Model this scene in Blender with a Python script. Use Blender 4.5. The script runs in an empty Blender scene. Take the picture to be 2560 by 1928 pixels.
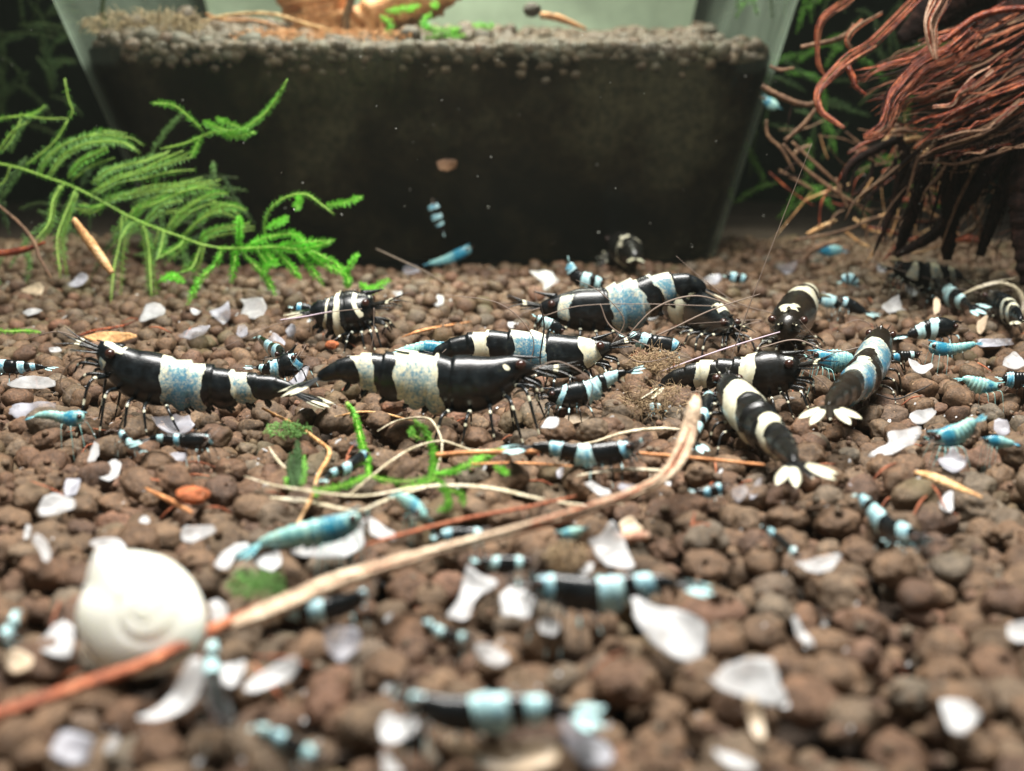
import bpy, math, random
import numpy as np
from mathutils import Vector, Matrix, noise as mnoise

# ---------------------------------------------------------------- camera, world, lamp (1 unit = 1 cm)
SC = bpy.context.scene
SC.unit_settings.system = 'METRIC'
SC.unit_settings.scale_length = 0.01
COL = SC.collection
F = 2800.0                     # focal length in pixels of a 2560 wide picture
PITCH = math.radians(12.8)
H = 2.67                       # lens height above the gravel, cm
cam_d = bpy.data.cameras.new('camera')
cam = bpy.data.objects.new('camera', cam_d)
COL.objects.link(cam)
cam.location = (0, 0, H)
cam.rotation_euler = (math.radians(90) - PITCH, 0, 0)
cam_d.sensor_width = 36
cam_d.lens = 36 * F / 2560
cam_d.clip_start = 0.05
cam_d.clip_end = 500
cam_d.dof.use_dof = True
cam_d.dof.focus_distance = 12.0
cam_d.dof.aperture_fstop = 0.34
SC.camera = cam

W = bpy.data.worlds.new('World')
SC.world = W
W.use_nodes = True
bg = W.node_tree.nodes['Background']
bg.inputs['Color'].default_value = (0.62, 0.66, 0.60, 1)
bg.inputs['Strength'].default_value = 0.14


def lamp(name, loc, aim, sx, sy, power, col, spread=180):
    d = bpy.data.lights.new(name, 'AREA')
    d.shape = 'RECTANGLE'; d.size = sx; d.size_y = sy; d.energy = power; d.color = col
    d.spread = math.radians(spread)
    o = bpy.data.objects.new(name, d)
    COL.objects.link(o)
    o.location = loc
    o.rotation_euler = (Vector(aim) - Vector(loc)).to_track_quat('-Z', 'Y').to_euler()
    return o


lamp('aquarium_lamp', (1.0, 7.0, 20), (0, 9.5, 0), 16, 7, 7600, (1.0, 0.975, 0.93), 118)
lamp('pot_fill_lamp', (-2.0, 29, 21), (-2, 28, 0), 11, 6, 4300, (1.0, 0.98, 0.84), 75)  # fill lamp added over the pot to make its inside glow
SC.view_settings.view_transform = 'Standard'
SC.view_settings.look = 'None'
SC.view_settings.exposure = 0.0
SC.view_settings.gamma = 1.0
SC.cycles.use_denoising = True
SC.cycles.max_bounces = 8
SC.cycles.transparent_max_bounces = 16
SC.cycles.sample_clamp_indirect = 4

# ---------------------------------------------------------------- helpers
RNG = random.Random(7)
CX, CY = 1280.0, 964.0
FW = Vector((0, math.cos(PITCH), -math.sin(PITCH)))
UPV = Vector((0, math.sin(PITCH), math.cos(PITCH)))
EYE = Vector((0, 0, H))


def ray(px, py):
    return Vector((1, 0, 0)) * ((px - CX) / F) + FW - UPV * ((py - CY) / F)


def P(px, py, Y):
    d = ray(px, py)
    return EYE + d * (Y / d.y)


def G(px, py, z=0.0):
    d = ray(px, py)
    if d.z > -0.03:
        d.z = -0.03
    return EYE + d * ((z - H) / d.z)


def zc(p):
    return (p - EYE).dot(FW)


def cmpx(p):
    return zc(p) / F


def empty(name, loc):
    o = bpy.data.objects.new(name, None)
    o.empty_display_size = 0.2
    COL.objects.link(o)
    o.location = loc
    return o


def tag(o, label=None, cat=None, group=None, kind=None):
    if label: o['label'] = label
    if cat: o['category'] = cat
    if group: o['group'] = group
    if kind: o['kind'] = kind
    return o


def mesh(name, verts, faces, mat, parent=None, base=None, smooth=True, attr=None):
    """verts in world space; base (world) is the parent's origin"""
    V = np.asarray(verts, dtype=np.float32).reshape(-1, 3)
    b = Vector((0, 0, 0)) if base is None else Vector(base)
    V = V - np.array(b, dtype=np.float32)
    me = bpy.data.meshes.new(name)
    if isinstance(faces, np.ndarray):
        k = faces.shape[1]
        me.vertices.add(len(V)); me.vertices.foreach_set('co', V.ravel())
        me.loops.add(faces.size); me.loops.foreach_set('vertex_index', faces.ravel().astype(np.int32))
        me.polygons.add(len(faces))
        me.polygons.foreach_set('loop_start', np.arange(0, faces.size, k, dtype=np.int32))
        me.polygons.foreach_set('loop_total', np.full(len(faces), k, dtype=np.int32))
        me.update(calc_edges=True)
    else:
        me.from_pydata(V.tolist(), [], faces)
        me.update()
    if smooth:
        me.polygons.foreach_set('use_smooth', np.ones(len(me.polygons), dtype=bool))
    if attr is not None:
        a = me.color_attributes.new('pig', 'FLOAT_COLOR', 'POINT')
        A = np.asarray(attr, dtype=np.float32).reshape(-1, 3)
        A = np.concatenate([A, np.ones((len(A), 1), dtype=np.float32)], axis=1)
        a.data.foreach_set('color', A.ravel())
    me.materials.append(mat)
    o = bpy.data.objects.new(name, me)
    COL.objects.link(o)
    if parent is not None:
        o.parent = parent
    elif base is not None:
        o.location = b
    return o


class MB:
    def __init__(self):
        self.v = []; self.f = []; self.a = []

    def add(self, v, f, a=None):
        n = len(self.v)
        self.v += [tuple(p) for p in v]
        self.f += [tuple(i + n for i in q) for q in f]
        if a is not None: self.a += list(a)

    def build(self, name, mat, parent=None, base=None, smooth=True):
        return mesh(name, self.v, self.f, mat, parent, base, smooth, self.a if self.a else None)


def crom(pts, n):
    """Catmull-Rom through pts (any dimension), n samples; returns array and index parameter"""
    A = np.asarray(pts, dtype=float)
    m = len(A)
    if m == 2:
        t = np.linspace(0, 1, n)
        return A[0] + (A[1] - A[0]) * t[:, None], t
    E = np.vstack([2 * A[0] - A[1], A, 2 * A[-1] - A[-2]])
    t = np.linspace(0, m - 1, n)
    i = np.minimum(t.astype(int), m - 2)
    u = (t - i)[:, None]
    p0, p1, p2, p3 = E[i], E[i + 1], E[i + 2], E[i + 3]
    return 0.5 * (2 * p1 + (p2 - p0) * u + (2 * p0 - 5 * p1 + 4 * p2 - p3) * u * u + (3 * p1 - p0 - 3 * p2 + p3) * u ** 3), t


def frames(C):
    T = np.gradient(C, axis=0)
    T /= np.linalg.norm(T, axis=1)[:, None] + 1e-9
    N = np.zeros_like(T)
    ref = np.array([0, 0, 1.0]) if abs(T[0][2]) < 0.9 else np.array([1.0, 0, 0])
    n = ref - T[0] * ref.dot(T[0]); n /= np.linalg.norm(n)
    N[0] = n
    for i in range(1, len(T)):
        n = N[i - 1] - T[i] * N[i - 1].dot(T[i])
        n /= np.linalg.norm(n) + 1e-9
        N[i] = n
    return T, N, np.cross(T, N)


def tube(pts, rad, sides=8, n=None, flat=1.0, ridges=0.0, rough=0.0, seed=0, attr=None, closed=True, twist=0.0):
    """returns verts, faces, attr; rad scalar or list per control point"""
    A = [list(p) for p in pts]
    R = [rad] * len(A) if not hasattr(rad, '__len__') else list(rad)
    n = n or max(4, 4 * len(A))
    D, t = crom([a + [r] for a, r in zip(A, R)], n)
    C, r = D[:, :3], np.maximum(D[:, 3], 1e-4)
    T, N, B = frames(C)
    ang = np.linspace(0, 2 * math.pi, sides, endpoint=False)
    v = []; at = []
    rr = random.Random(seed)
    ph = [rr.uniform(0, 6.28) for _ in range(sides)]
    rid = [1 + ridges * rr.uniform(-1, 1) for _ in range(sides)]
    for i in range(n):
        for j, a in enumerate(ang):
            aa = a + twist * i / n
            k = r[i] * rid[j]
            if rough:
                q = Vector(C[i] * 9 / max(0.3, 10 * r[i]))
                k *= 1 + rough * mnoise.noise(q + Vector((j * 0.7, seed * 3.1, 0)))
            v.append(C[i] + N[i] * math.cos(aa) * k * flat + B[i] * math.sin(aa) * k)
            if attr: at.append(attr(t[i] / max(1e-6, t[-1]), a))
    f = []
    for i in range(n - 1):
        for j in range(sides):
            j2 = (j + 1) % sides
            f.append((i * sides + j, i * sides + j2, (i + 1) * sides + j2, (i + 1) * sides + j))
    if closed:
        f.append(tuple(range(sides - 1, -1, -1)))
        f.append(tuple((n - 1) * sides + j for j in range(sides)))
    return v, f, (at if attr else None)


def sstep(a, b, x):
    t = np.clip((x - a) / (b - a + 1e-9), 0, 1)
    return t * t * (3 - 2 * t)


# ---------------------------------------------------------------- materials
def mat(name):
    m = bpy.data.materials.new(name)
    m.use_nodes = True
    nt = m.node_tree
    b = nt.nodes['Principled BSDF']
    return m, nt, b


def nd(nt, typ, **kw):
    n = nt.nodes.new(typ)
    for k, v in kw.items():
        if k.startswith('_'): setattr(n, k[1:], v)
        else: n.inputs[k.replace('__', ' ')].default_value = v
    return n


def ramp(nt, stops, src, interp='LINEAR'):
    r = nt.nodes.new('ShaderNodeValToRGB')
    r.color_ramp.interpolation = interp
    e = r.color_ramp.elements
    while len(e) < len(stops): e.new(0.5)
    for q, (p, c) in zip(e, stops):
        q.position = p
        q.color = c if len(c) == 4 else (*c, 1)
    nt.links.new(src, r.inputs[0])
    return r


def mix(nt, fac, a, b, mode='MIX'):
    n = nt.nodes.new('ShaderNodeMix')
    n.data_type = 'RGBA'; n.blend_type = mode
    for s, v in ((0, fac), (6, a), (7, b)):
        if isinstance(v, (int, float)): n.inputs[s].default_value = v
        elif isinstance(v, tuple): n.inputs[s].default_value = (*v, 1) if len(v) == 3 else v
        else: nt.links.new(v, n.inputs[s])
    return n.outputs[2]


def bump(nt, b, h, strength=0.5, dist=0.01):
    n = nd(nt, 'ShaderNodeBump', Strength=strength, Distance=dist)
    nt.links.new(h, n.inputs['Height'])
    nt.links.new(n.outputs[0], b.inputs['Normal'])


def objco(nt):
    return nt.nodes.new('ShaderNodeNewGeometry').outputs['Position']


def noise(nt, scale, detail=4, rough=0.6, co=None):
    n = nd(nt, 'ShaderNodeTexNoise', Scale=scale, Detail=detail, Roughness=rough)
    nt.links.new(co or objco(nt), n.inputs['Vector'])
    return n.outputs[0]


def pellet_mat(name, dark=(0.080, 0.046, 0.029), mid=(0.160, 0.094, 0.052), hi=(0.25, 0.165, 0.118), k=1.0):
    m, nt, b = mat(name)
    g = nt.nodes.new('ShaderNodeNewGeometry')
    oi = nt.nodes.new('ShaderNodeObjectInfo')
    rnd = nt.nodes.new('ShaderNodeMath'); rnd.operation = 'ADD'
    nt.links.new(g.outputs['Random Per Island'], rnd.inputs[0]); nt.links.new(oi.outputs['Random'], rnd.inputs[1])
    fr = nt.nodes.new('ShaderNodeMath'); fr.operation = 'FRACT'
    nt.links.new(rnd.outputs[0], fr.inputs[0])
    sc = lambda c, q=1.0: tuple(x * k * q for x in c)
    tint = ramp(nt, [(0.0, sc(dark, 1.35)), (0.2, sc((0.155, 0.085, 0.047))), (0.4, sc((0.130, 0.088, 0.052))), (0.6, sc(mid)),
                     (0.8, sc((0.178, 0.112, 0.064))), (0.93, sc((0.150, 0.122, 0.088))), (1.0, sc((0.21, 0.105, 0.062)))], fr.outputs[0])
    n1 = noise(nt, 7, 5, 0.65)
    n2 = noise(nt, 42, 6, 0.75)
    r1 = ramp(nt, [(0.34, (0.60, 0.55, 0.48)), (0.52, (1, 1, 1)), (0.68, (1.45, 1.42, 1.40))], n1)
    c = mix(nt, 1.0, tint.outputs[0], r1.outputs[0], 'MULTIPLY')
    r2 = ramp(nt, [(0.36, (0.45, 0.45, 0.45)), (0.5, (1, 1, 1)), (0.63, (1.45, 1.38, 1.28))], n2)
    c = mix(nt, 0.9, c, r2.outputs[0], 'MULTIPLY')
    n3 = noise(nt, 30, 3, 0.5)
    fl = ramp(nt, [(0.70, (0, 0, 0)), (0.735, (1, 1, 1))], n3)
    c = mix(nt, fl.outputs[0], c, (0.42 * k, 0.27 * k, 0.15 * k))
    # an olive film of algae on some of them
    n5 = noise(nt, 0.9, 2, 0.5)
    al = ramp(nt, [(0.60, (0, 0, 0)), (0.72, (0.6, 0.6, 0.6))], n5)
    c = mix(nt, al.outputs[0], c, (0.11 * k, 0.095 * k, 0.035 * k))
    nt.links.new(c, b.inputs['Base Color'])
    b.inputs['Roughness'].default_value = 0.56
    b.inputs['Specular IOR Level'].default_value = 0.45
    h = mix(nt, 0.5, n2, noise(nt, 16, 4, 0.6))
    bump(nt, b, h, 0.85, 0.035)
    return m


M = {}
M['pellet'] = pellet_mat('soil_pellet', k=0.88)
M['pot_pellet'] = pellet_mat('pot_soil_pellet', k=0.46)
M['red_pellet'] = pellet_mat('red_clay')
for n in M['red_pellet'].node_tree.nodes:
    if n.type == 'VALTORGB' and len(n.color_ramp.elements) == 7:
        for e in n.color_ramp.elements: e.color = (0.42, 0.12, 0.04, 1)

m, nt, b = mat('deep_soil')
n1 = noise(nt, 2.2, 5, 0.6)
r = ramp(nt, [(0.3, (0.030, 0.020, 0.013)), (0.7, (0.075, 0.048, 0.032))], n1)
nt.links.new(r.outputs[0], b.inputs['Base Color']); b.inputs['Roughness'].default_value = 0.95
bump(nt, b, noise(nt, 8, 5, 0.6), 0.8, 0.1)
M['deep'] = m

m, nt, b = mat('pot_soil_shaded')
n1 = noise(nt, 0.38, 5, 0.6)
r = ramp(nt, [(0.42, (0.0015, 0.001, 0.0008)), (0.52, (0.010, 0.007, 0.004)), (0.64, (0.032, 0.028, 0.018))], n1)  # shade on the soil's front face is put into this near-black colour
n2 = noise(nt, 6, 6, 0.7)
r2 = ramp(nt, [(0.40, (0.6, 0.6, 0.6)), (0.62, (1.5, 1.4, 1.25))], n2)
c = mix(nt, 1.0, r.outputs[0], r2.outputs[0], 'MULTIPLY')
nt.links.new(c, b.inputs['Base Color']); b.inputs['Roughness'].default_value = 0.9
b.inputs['Specular IOR Level'].default_value = 0.0
M['potsoil'] = m


def shell_mat(name, b0, b1, c0, c1):
    m, nt, b = mat(name)
    a = nt.nodes.new('ShaderNodeAttribute'); a.attribute_name = 'pig'
    sx = nt.nodes.new('ShaderNodeSeparateColor')
    nt.links.new(a.outputs['Color'], sx.inputs[0])
    tc = nt.nodes.new('ShaderNodeTexCoord')
    co = tc.outputs['Object']
    n1 = noise(nt, 75, 3, 0.6, co)
    n2 = noise(nt, 12, 4, 0.6, co)
    # white amount with a ragged edge
    n0 = noise(nt, 28, 4, 0.7, co)
    w = nt.nodes.new('ShaderNodeMath'); w.operation = 'MULTIPLY_ADD'
    nt.links.new(n0, w.inputs[0]); w.inputs[1].default_value = 0.9
    nt.links.new(sx.outputs[0], w.inputs[2])
    wr = ramp(nt, [(0.84, (0, 0, 0)), (1.0, (1, 1, 1))], w.outputs[0])
    # blue amount: the pigment shows in speckles
    n3 = noise(nt, 34, 4, 0.7, co)
    s = nt.nodes.new('ShaderNodeMath'); s.operation = 'MULTIPLY_ADD'
    nt.links.new(n3, s.inputs[0]); s.inputs[1].default_value = 2.3
    nt.links.new(sx.outputs[1], s.inputs[2])
    s2 = nt.nodes.new('ShaderNodeMath'); s2.operation = 'MULTIPLY_ADD'
    nt.links.new(n2, s2.inputs[0]); s2.inputs[1].default_value = 1.3
    nt.links.new(s.outputs[0], s2.inputs[2])
    s3 = nt.nodes.new('ShaderNodeMath'); s3.operation = 'SUBTRACT'; s3.inputs[1].default_value = 1.8
    nt.links.new(s2.outputs[0], s3.inputs[0])
    br = ramp(nt, [(0.18, (0, 0, 0)), (0.50, (0.55, 0.55, 0.55)), (0.85, (1, 1, 1))], s3.outputs[0])
    blue = ramp(nt, [(0.3, b0), (0.7, b1)], n2)
    cream = ramp(nt, [(0.3, c0), (0.65, c1)], n2)
    wc = mix(nt, br.outputs[0], cream.outputs[0], blue.outputs[0])
    dk0 = ramp(nt, [(0.42, (0.0018, 0.0026, 0.0030)), (0.60, (0.007, 0.010, 0.012)), (0.72, (0.020, 0.022, 0.018))], n2)
    dk = mix(nt, sx.outputs[2], dk0.outputs[0], (0.030, 0.020, 0.010))
    c = mix(nt, wr.outputs[0], dk, wc)
    nt.links.new(c, b.inputs['Base Color'])
    b.inputs['Roughness'].default_value = 0.27
    b.inputs['Specular IOR Level'].default_value = 0.5
    b.inputs['Coat Weight'].default_value = 0.15
    b.inputs['Coat Roughness'].default_value = 0.12
    b.inputs['Subsurface Weight'].default_value = 0.0
    bump(nt, b, mix(nt, 0.4, n1, n2), 0.45, 0.008)
    return m


M['shrimp'] = shell_mat('shrimp_shell', (0.018, 0.12, 0.24), (0.12, 0.28, 0.33), (0.56, 0.53, 0.36), (0.76, 0.73, 0.56))
M['young'] = shell_mat('young_shrimp_shell', (0.02, 0.20, 0.40), (0.08, 0.36, 0.50), (0.32, 0.60, 0.62), (0.60, 0.78, 0.76))
M['blue'] = shell_mat('blue_shrimp_shell', (0.010, 0.12, 0.24), (0.03, 0.24, 0.34), (0.12, 0.40, 0.42), (0.42, 0.64, 0.54))


def simple(name, col, rough=0.5, spec=0.4, nscale=None, amp=0.35, trans=0.0, bmp=0.0, emis=None, stretch=None):
    m, nt, b = mat(name)
    if nscale:
        n1 = noise(nt, nscale, 4, 0.6)
        r = ramp(nt, [(0.3, tuple(c * (1 - amp) for c in col)), (0.7, tuple(min(1, c * (1 + amp)) for c in col))], n1)
        nt.links.new(r.outputs[0], b.inputs['Base Color'])
        if bmp: bump(nt, b, n1, bmp, 0.02)
        src = r.outputs[0]
    else:
        b.inputs['Base Color'].default_value = (*col, 1); src = None
    b.inputs['Roughness'].default_value = rough
    b.inputs['Specular IOR Level'].default_value = spec
    if trans:
        out = nt.nodes['Material Output']
        t = nt.nodes.new('ShaderNodeBsdfTranslucent')
        if src: nt.links.new(src, t.inputs[0])
        else: t.inputs[0].default_value = (*col, 1)
        ms = nt.nodes.new('ShaderNodeMixShader'); ms.inputs[0].default_value = trans
        nt.links.new(b.outputs[0], ms.inputs[1]); nt.links.new(t.outputs[0], ms.inputs[2])
        nt.links.new(ms.outputs[0], out.inputs[0])
    return m




def flake_mat(name, col, clear):
    m, nt, b = mat(name)
    n1 = noise(nt, 4.5, 5, 0.65); n2 = noise(nt, 22, 4, 0.6)
    r = ramp(nt, [(0.30, tuple(c * 0.62 for c in col)), (0.5, col), (0.68, tuple(min(0.9, c * 1.22) for c in col))], n1)
    st = ramp(nt, [(0.62, (1, 1, 1)), (0.75, (0.72, 0.60, 0.45))], n2)
    c = mix(nt, 1.0, r.outputs[0], st.outputs[0], 'MULTIPLY')
    nt.links.new(c, b.inputs['Base Color'])
    b.inputs['Roughness'].default_value = 0.32
    bump(nt, b, n1, 0.5, 0.03)
    out = nt.nodes['Material Output']
    t = nt.nodes.new('ShaderNodeBsdfTranslucent'); nt.links.new(c, t.inputs[0])
    ms = nt.nodes.new('ShaderNodeMixShader'); ms.inputs[0].default_value = 0.35
    nt.links.new(b.outputs[0], ms.inputs[1]); nt.links.new(t.outputs[0], ms.inputs[2])
    tr = nt.nodes.new('ShaderNodeBsdfTransparent')
    cl = ramp(nt, [(0.42, (clear * 2, clear * 2, clear * 2)), (0.62, (0, 0, 0))], noise(nt, 2.6, 2, 0.5))
    m2 = nt.nodes.new('ShaderNodeMixShader')
    nt.links.new(cl.outputs[0], m2.inputs[0]); nt.links.new(ms.outputs[0], m2.inputs[1]); nt.links.new(tr.outputs[0], m2.inputs[2])
    nt.links.new(m2.outputs[0], out.inputs[0])
    return m


M['eye'] = simple('shrimp_eye', (0.035, 0.014, 0.010), 0.12, 0.6)
M['limb'] = M['shrimp']
M['feeler'] = simple('feeler', (0.20, 0.15, 0.12), 0.5, 0.3)
M['feeler_dark'] = simple('dark_feeler', (0.03, 0.025, 0.022), 0.5, 0.3)
M['feeler_pale'] = simple('pale_feeler', (0.50, 0.40, 0.46), 0.45, 0.4)
M['flake'] = flake_mat('white_flake', (0.66, 0.66, 0.66), 0.26)
M['flake_grey'] = flake_mat('grey_flake', (0.50, 0.50, 0.55), 0.42)
M['flake_cream'] = flake_mat('cream_flake', (0.72, 0.58, 0.42), 0.08)
M['moss'] = simple('moss_leaf', (0.17, 0.46, 0.06), 0.5, 0.4, 2.2, 0.35, 0.4)
M['moss_pale'] = simple('moss_leaf_pale', (0.23, 0.46, 0.13), 0.5, 0.4, 3, 0.4, 0.4)
M['moss_bright'] = simple('moss_leaf_bright', (0.24, 0.72, 0.08), 0.45, 0.4, 3, 0.3, 0.45)
M['moss_dark'] = simple('moss_leaf_dark', (0.05, 0.11, 0.035), 0.7, 0.3, 2, 0.4, 0.3)  # dark olive; also puts the dimness of far moss into the colour
M['moss_stem'] = simple('moss_stem', (0.34, 0.54, 0.10), 0.5, 0.4, 6, 0.3)
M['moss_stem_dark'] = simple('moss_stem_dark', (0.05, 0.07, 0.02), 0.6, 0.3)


def fibre_mat(name, a, bcol, c, rough=0.6):
    m, nt, b = mat(name)
    if name == 'dark_root': b.inputs['Specular IOR Level'].default_value = 0.08
    g = nt.nodes.new('ShaderNodeNewGeometry')
    tc = nt.nodes.new('ShaderNodeTexCoord')
    n1 = noise(nt, 5, 5, 0.65); n2 = noise(nt, 26, 4, 0.7)
    r = ramp(nt, [(0.30, a), (0.50, bcol), (0.68, c)], n1)
    r2 = ramp(nt, [(0.35, (0.55, 0.52, 0.5)), (0.62, (1.35, 1.35, 1.35))], n2)
    cc = mix(nt, 1.0, r.outputs[0], r2.outputs[0], 'MULTIPLY')
    r3 = ramp(nt, [(0, (0.7, 0.7, 0.7)), (1, (1.25, 1.2, 1.15))], g.outputs['Random Per Island'])
    cc = mix(nt, 1.0, cc, r3.outputs[0], 'MULTIPLY')
    nt.links.new(cc, b.inputs['Base Color'])
    b.inputs['Roughness'].default_value = rough
    bump(nt, b, n2, 0.7, 0.03)
    return m


M['root_red'] = fibre_mat('red_root', (0.022, 0.006, 0.004), (0.19, 0.036, 0.016), (0.50, 0.15, 0.06), 0.26)
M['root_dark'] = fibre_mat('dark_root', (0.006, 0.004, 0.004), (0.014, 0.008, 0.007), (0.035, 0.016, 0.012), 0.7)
M['root_tan'] = fibre_mat('tan_root', (0.07, 0.035, 0.018), (0.16, 0.085, 0.045), (0.28, 0.17, 0.09))
M['root_ribbon'] = fibre_mat('ribbon_bark', (0.25, 0.10, 0.06), (0.50, 0.30, 0.20), (0.66, 0.50, 0.38), 0.45)
M['stem_dry'] = fibre_mat('dry_stem', (0.26, 0.17, 0.11), (0.44, 0.33, 0.23), (0.62, 0.55, 0.42))
M['root_orange'] = fibre_mat('orange_root', (0.09, 0.022, 0.010), (0.33, 0.095, 0.038), (0.50, 0.20, 0.10))
M['blade'] = fibre_mat('pale_blade', (0.36, 0.31, 0.20), (0.55, 0.50, 0.36), (0.72, 0.68, 0.56), 0.4)
M['wood_orange'] = fibre_mat('orange_wood', (0.32, 0.12, 0.04), (0.62, 0.28, 0.11), (0.75, 0.42, 0.20))
M['straw'] = fibre_mat('straw', (0.42, 0.20, 0.07), (0.62, 0.36, 0.15), (0.75, 0.55, 0.32))
M['fluff'] = fibre_mat('brown_fluff', (0.22, 0.15, 0.08), (0.36, 0.26, 0.15), (0.50, 0.38, 0.22))
M['speck'] = simple('speck', (0.28, 0.28, 0.25), 0.6)

# snail shell
m, nt, b = mat('snail_shell_white')
n1 = noise(nt, 5, 4, 0.5)
r = ramp(nt, [(0.3, (0.84, 0.84, 0.72)), (0.6, (0.92, 0.92, 0.84))], n1)
nt.links.new(r.outputs[0], b.inputs['Base Color'])
b.inputs['Roughness'].default_value = 0.15
b.inputs['Subsurface Weight'].default_value = 0.5
b.inputs['Subsurface Scale'].default_value = 0.05
b.inputs['Subsurface Radius'].default_value = (1, 1, 0.8)
b.inputs['Coat Weight'].default_value = 0.3
wv = nd(nt, 'ShaderNodeTexNoise', Scale=22.0, Detail=2.0)
nt.links.new(objco(nt), wv.inputs['Vector'])
bump(nt, b, wv.outputs[0], 0.06, 0.01)
M['snail'] = m

# pot glass: thin milky plastic, the milk thickens where the wall is seen edge-on
m, nt, b = mat('milky_pot_plastic')
out = nt.nodes['Material Output']
tr = nt.nodes.new('ShaderNodeBsdfTransparent'); tr.inputs[0].default_value = (0.90, 0.95, 0.90, 1)
df = nt.nodes.new('ShaderNodeBsdfDiffuse'); df.inputs[0].default_value = (0.55, 0.66, 0.56, 1)
tl = nt.nodes.new('ShaderNodeBsdfTranslucent'); tl.inputs[0].default_value = (0.50, 0.64, 0.52, 1)
dt = nt.nodes.new('ShaderNodeMixShader'); dt.inputs[0].default_value = 0.5
nt.links.new(df.outputs[0], dt.inputs[1]); nt.links.new(tl.outputs[0], dt.inputs[2])
gl = nt.nodes.new('ShaderNodeBsdfGlossy'); gl.inputs['Roughness'].default_value = 0.2; gl.inputs[0].default_value = (1, 1, 1, 1)
lw = nd(nt, 'ShaderNodeLayerWeight', Blend=0.35)
r = ramp(nt, [(0.0, (0.014, 0.014, 0.014)), (0.35, (0.026, 0.026, 0.026)), (0.75, (0.30, 0.34, 0.34)), (1.0, (0.8, 0.8, 0.8))], lw.outputs['Facing'])
n1 = noise(nt, 0.5, 4, 0.6)
r2 = ramp(nt, [(0.35, (0.7, 0.7, 0.7)), (0.7, (1.3, 1.3, 1.3))], n1)
fac = mix(nt, 1.0, r.outputs[0], r2.outputs[0], 'MULTIPLY')
ms = nt.nodes.new('ShaderNodeMixShader')
nt.links.new(fac, ms.inputs[0]); nt.links.new(tr.outputs[0], ms.inputs[1]); nt.links.new(dt.outputs[0], ms.inputs[2])
ms2 = nt.nodes.new('ShaderNodeMixShader'); ms2.inputs[0].default_value = 0.012
nt.links.new(ms.outputs[0], ms2.inputs[1]); nt.links.new(gl.outputs[0], ms2.inputs[2])
nt.links.new(ms2.outputs[0], out.inputs[0])
M['pot'] = m
M['pot_back'] = simple('milky_pot_back', (0.50, 0.60, 0.46), 0.5, 0.3, 0.6, 0.25, 0.5)

m, nt, b = mat('tank_back_wall')
n1 = noise(nt, 0.35, 4, 0.6)
r = ramp(nt, [(0.4, (0.006, 0.014, 0.012)), (0.7, (0.020, 0.040, 0.028))], n1)
nt.links.new(r.outputs[0], b.inputs['Base Color']); b.inputs['Roughness'].default_value = 0.9
b.inputs['Specular IOR Level'].default_value = 0.1
M['back'] = m


# ---------------------------------------------------------------- the gravel bed
def ico(sub):
    import bmesh
    bm = bmesh.new()
    bmesh.ops.create_icosphere(bm, subdivisions=sub, radius=1.0)
    V = np.array([v.co[:] for v in bm.verts]); Fc = np.array([[v.index for v in f.verts] for f in bm.faces])
    bm.free()
    return V, Fc


def pellet_shape(V, seed):
    out = np.empty_like(V)
    off = Vector((seed * 7.3, seed * 1.9, seed * 4.1))
    rr = random.Random(seed)
    s = np.array([rr.uniform(0.92, 1.38), rr.uniform(0.92, 1.12), rr.uniform(0.72, 0.98)])
    for i, v in enumerate(V):
        p = Vector(v)
        k = 1 + 0.22 * mnoise.noise(p * 1.1 + off) + 0.11 * mnoise.noise(p * 2.5 + off) + 0.06 * mnoise.noise(p * 5.5 + off)
        out[i] = v * k
    return out * s


def rotm(rr):
    from mathutils import Euler
    return np.array(Euler((rr.uniform(-.5, .5), rr.uniform(-.5, .5), rr.uniform(0, 6.28))).to_matrix())


def floor_h(x, y):
    return 0.16 * mnoise.noise(Vector((x * 0.33, y * 0.33, 2.0))) + 0.07 * mnoise.noise(Vector((x * 0.9, y * 0.9, 9.0)))


def half_w(y):
    return 0.49 * y + 1.3


POTX, POTY, POTW, POTD = -1.54, 28.6, 6.0, 5.3       # footprint centre and half sizes


def in_pot(x, y, m=0.0):
    return abs(x - POTX) < POTW - m and POTY - POTD + m < y < POTY + POTD


CELL = 0.4
grid = {}
pellets = []
rr = random.Random(11)


def drop(x, y, r):
    z = floor_h(x, y) - 0.45 + r
    ci, cj = int(x // CELL), int(y // CELL)
    for i in (ci - 1, ci, ci + 1):
        for j in (cj - 1, cj, cj + 1):
            for (a, b2, c, q) in grid.get((i, j), ()):
                d2 = (x - a) ** 2 + (y - b2) ** 2
                s = (r + q) * 0.90
                if d2 < s * s:
                    t = c + math.sqrt(s * s - d2) * 0.92
                    if t > z: z = t
    return z


y = 3.2
yy = []
while y < 30:
    yy.append(y); y += 0.1
wts = [2 * half_w(v) for v in yy]
NP = 21000
cum = np.cumsum(wts); cum = cum / cum[-1]
for k in range(NP):
    best = None
    u = rr.random()
    y0 = yy[int(np.searchsorted(cum, u))] + rr.uniform(0, 0.1)
    x0 = rr.uniform(-1, 1) * half_w(y0)
    if in_pot(x0, y0, 0.3): continue
    r0 = rr.choice((0.07, 0.09, 0.10, 0.11, 0.118, 0.126, 0.14)) * rr.uniform(0.92, 1.08)
    for q in range(12):
        x = x0 + rr.uniform(-0.45, 0.45) * (q > 0); y = y0 + rr.uniform(-0.45, 0.45) * (q > 0)
        z = drop(x, y, r0)
        if best is None or z < best[2]: best = (x, y, z, r0)
    pellets.append(best)
    grid.setdefault((int(best[0] // CELL), int(best[1] // CELL)), []).append(best)


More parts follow.
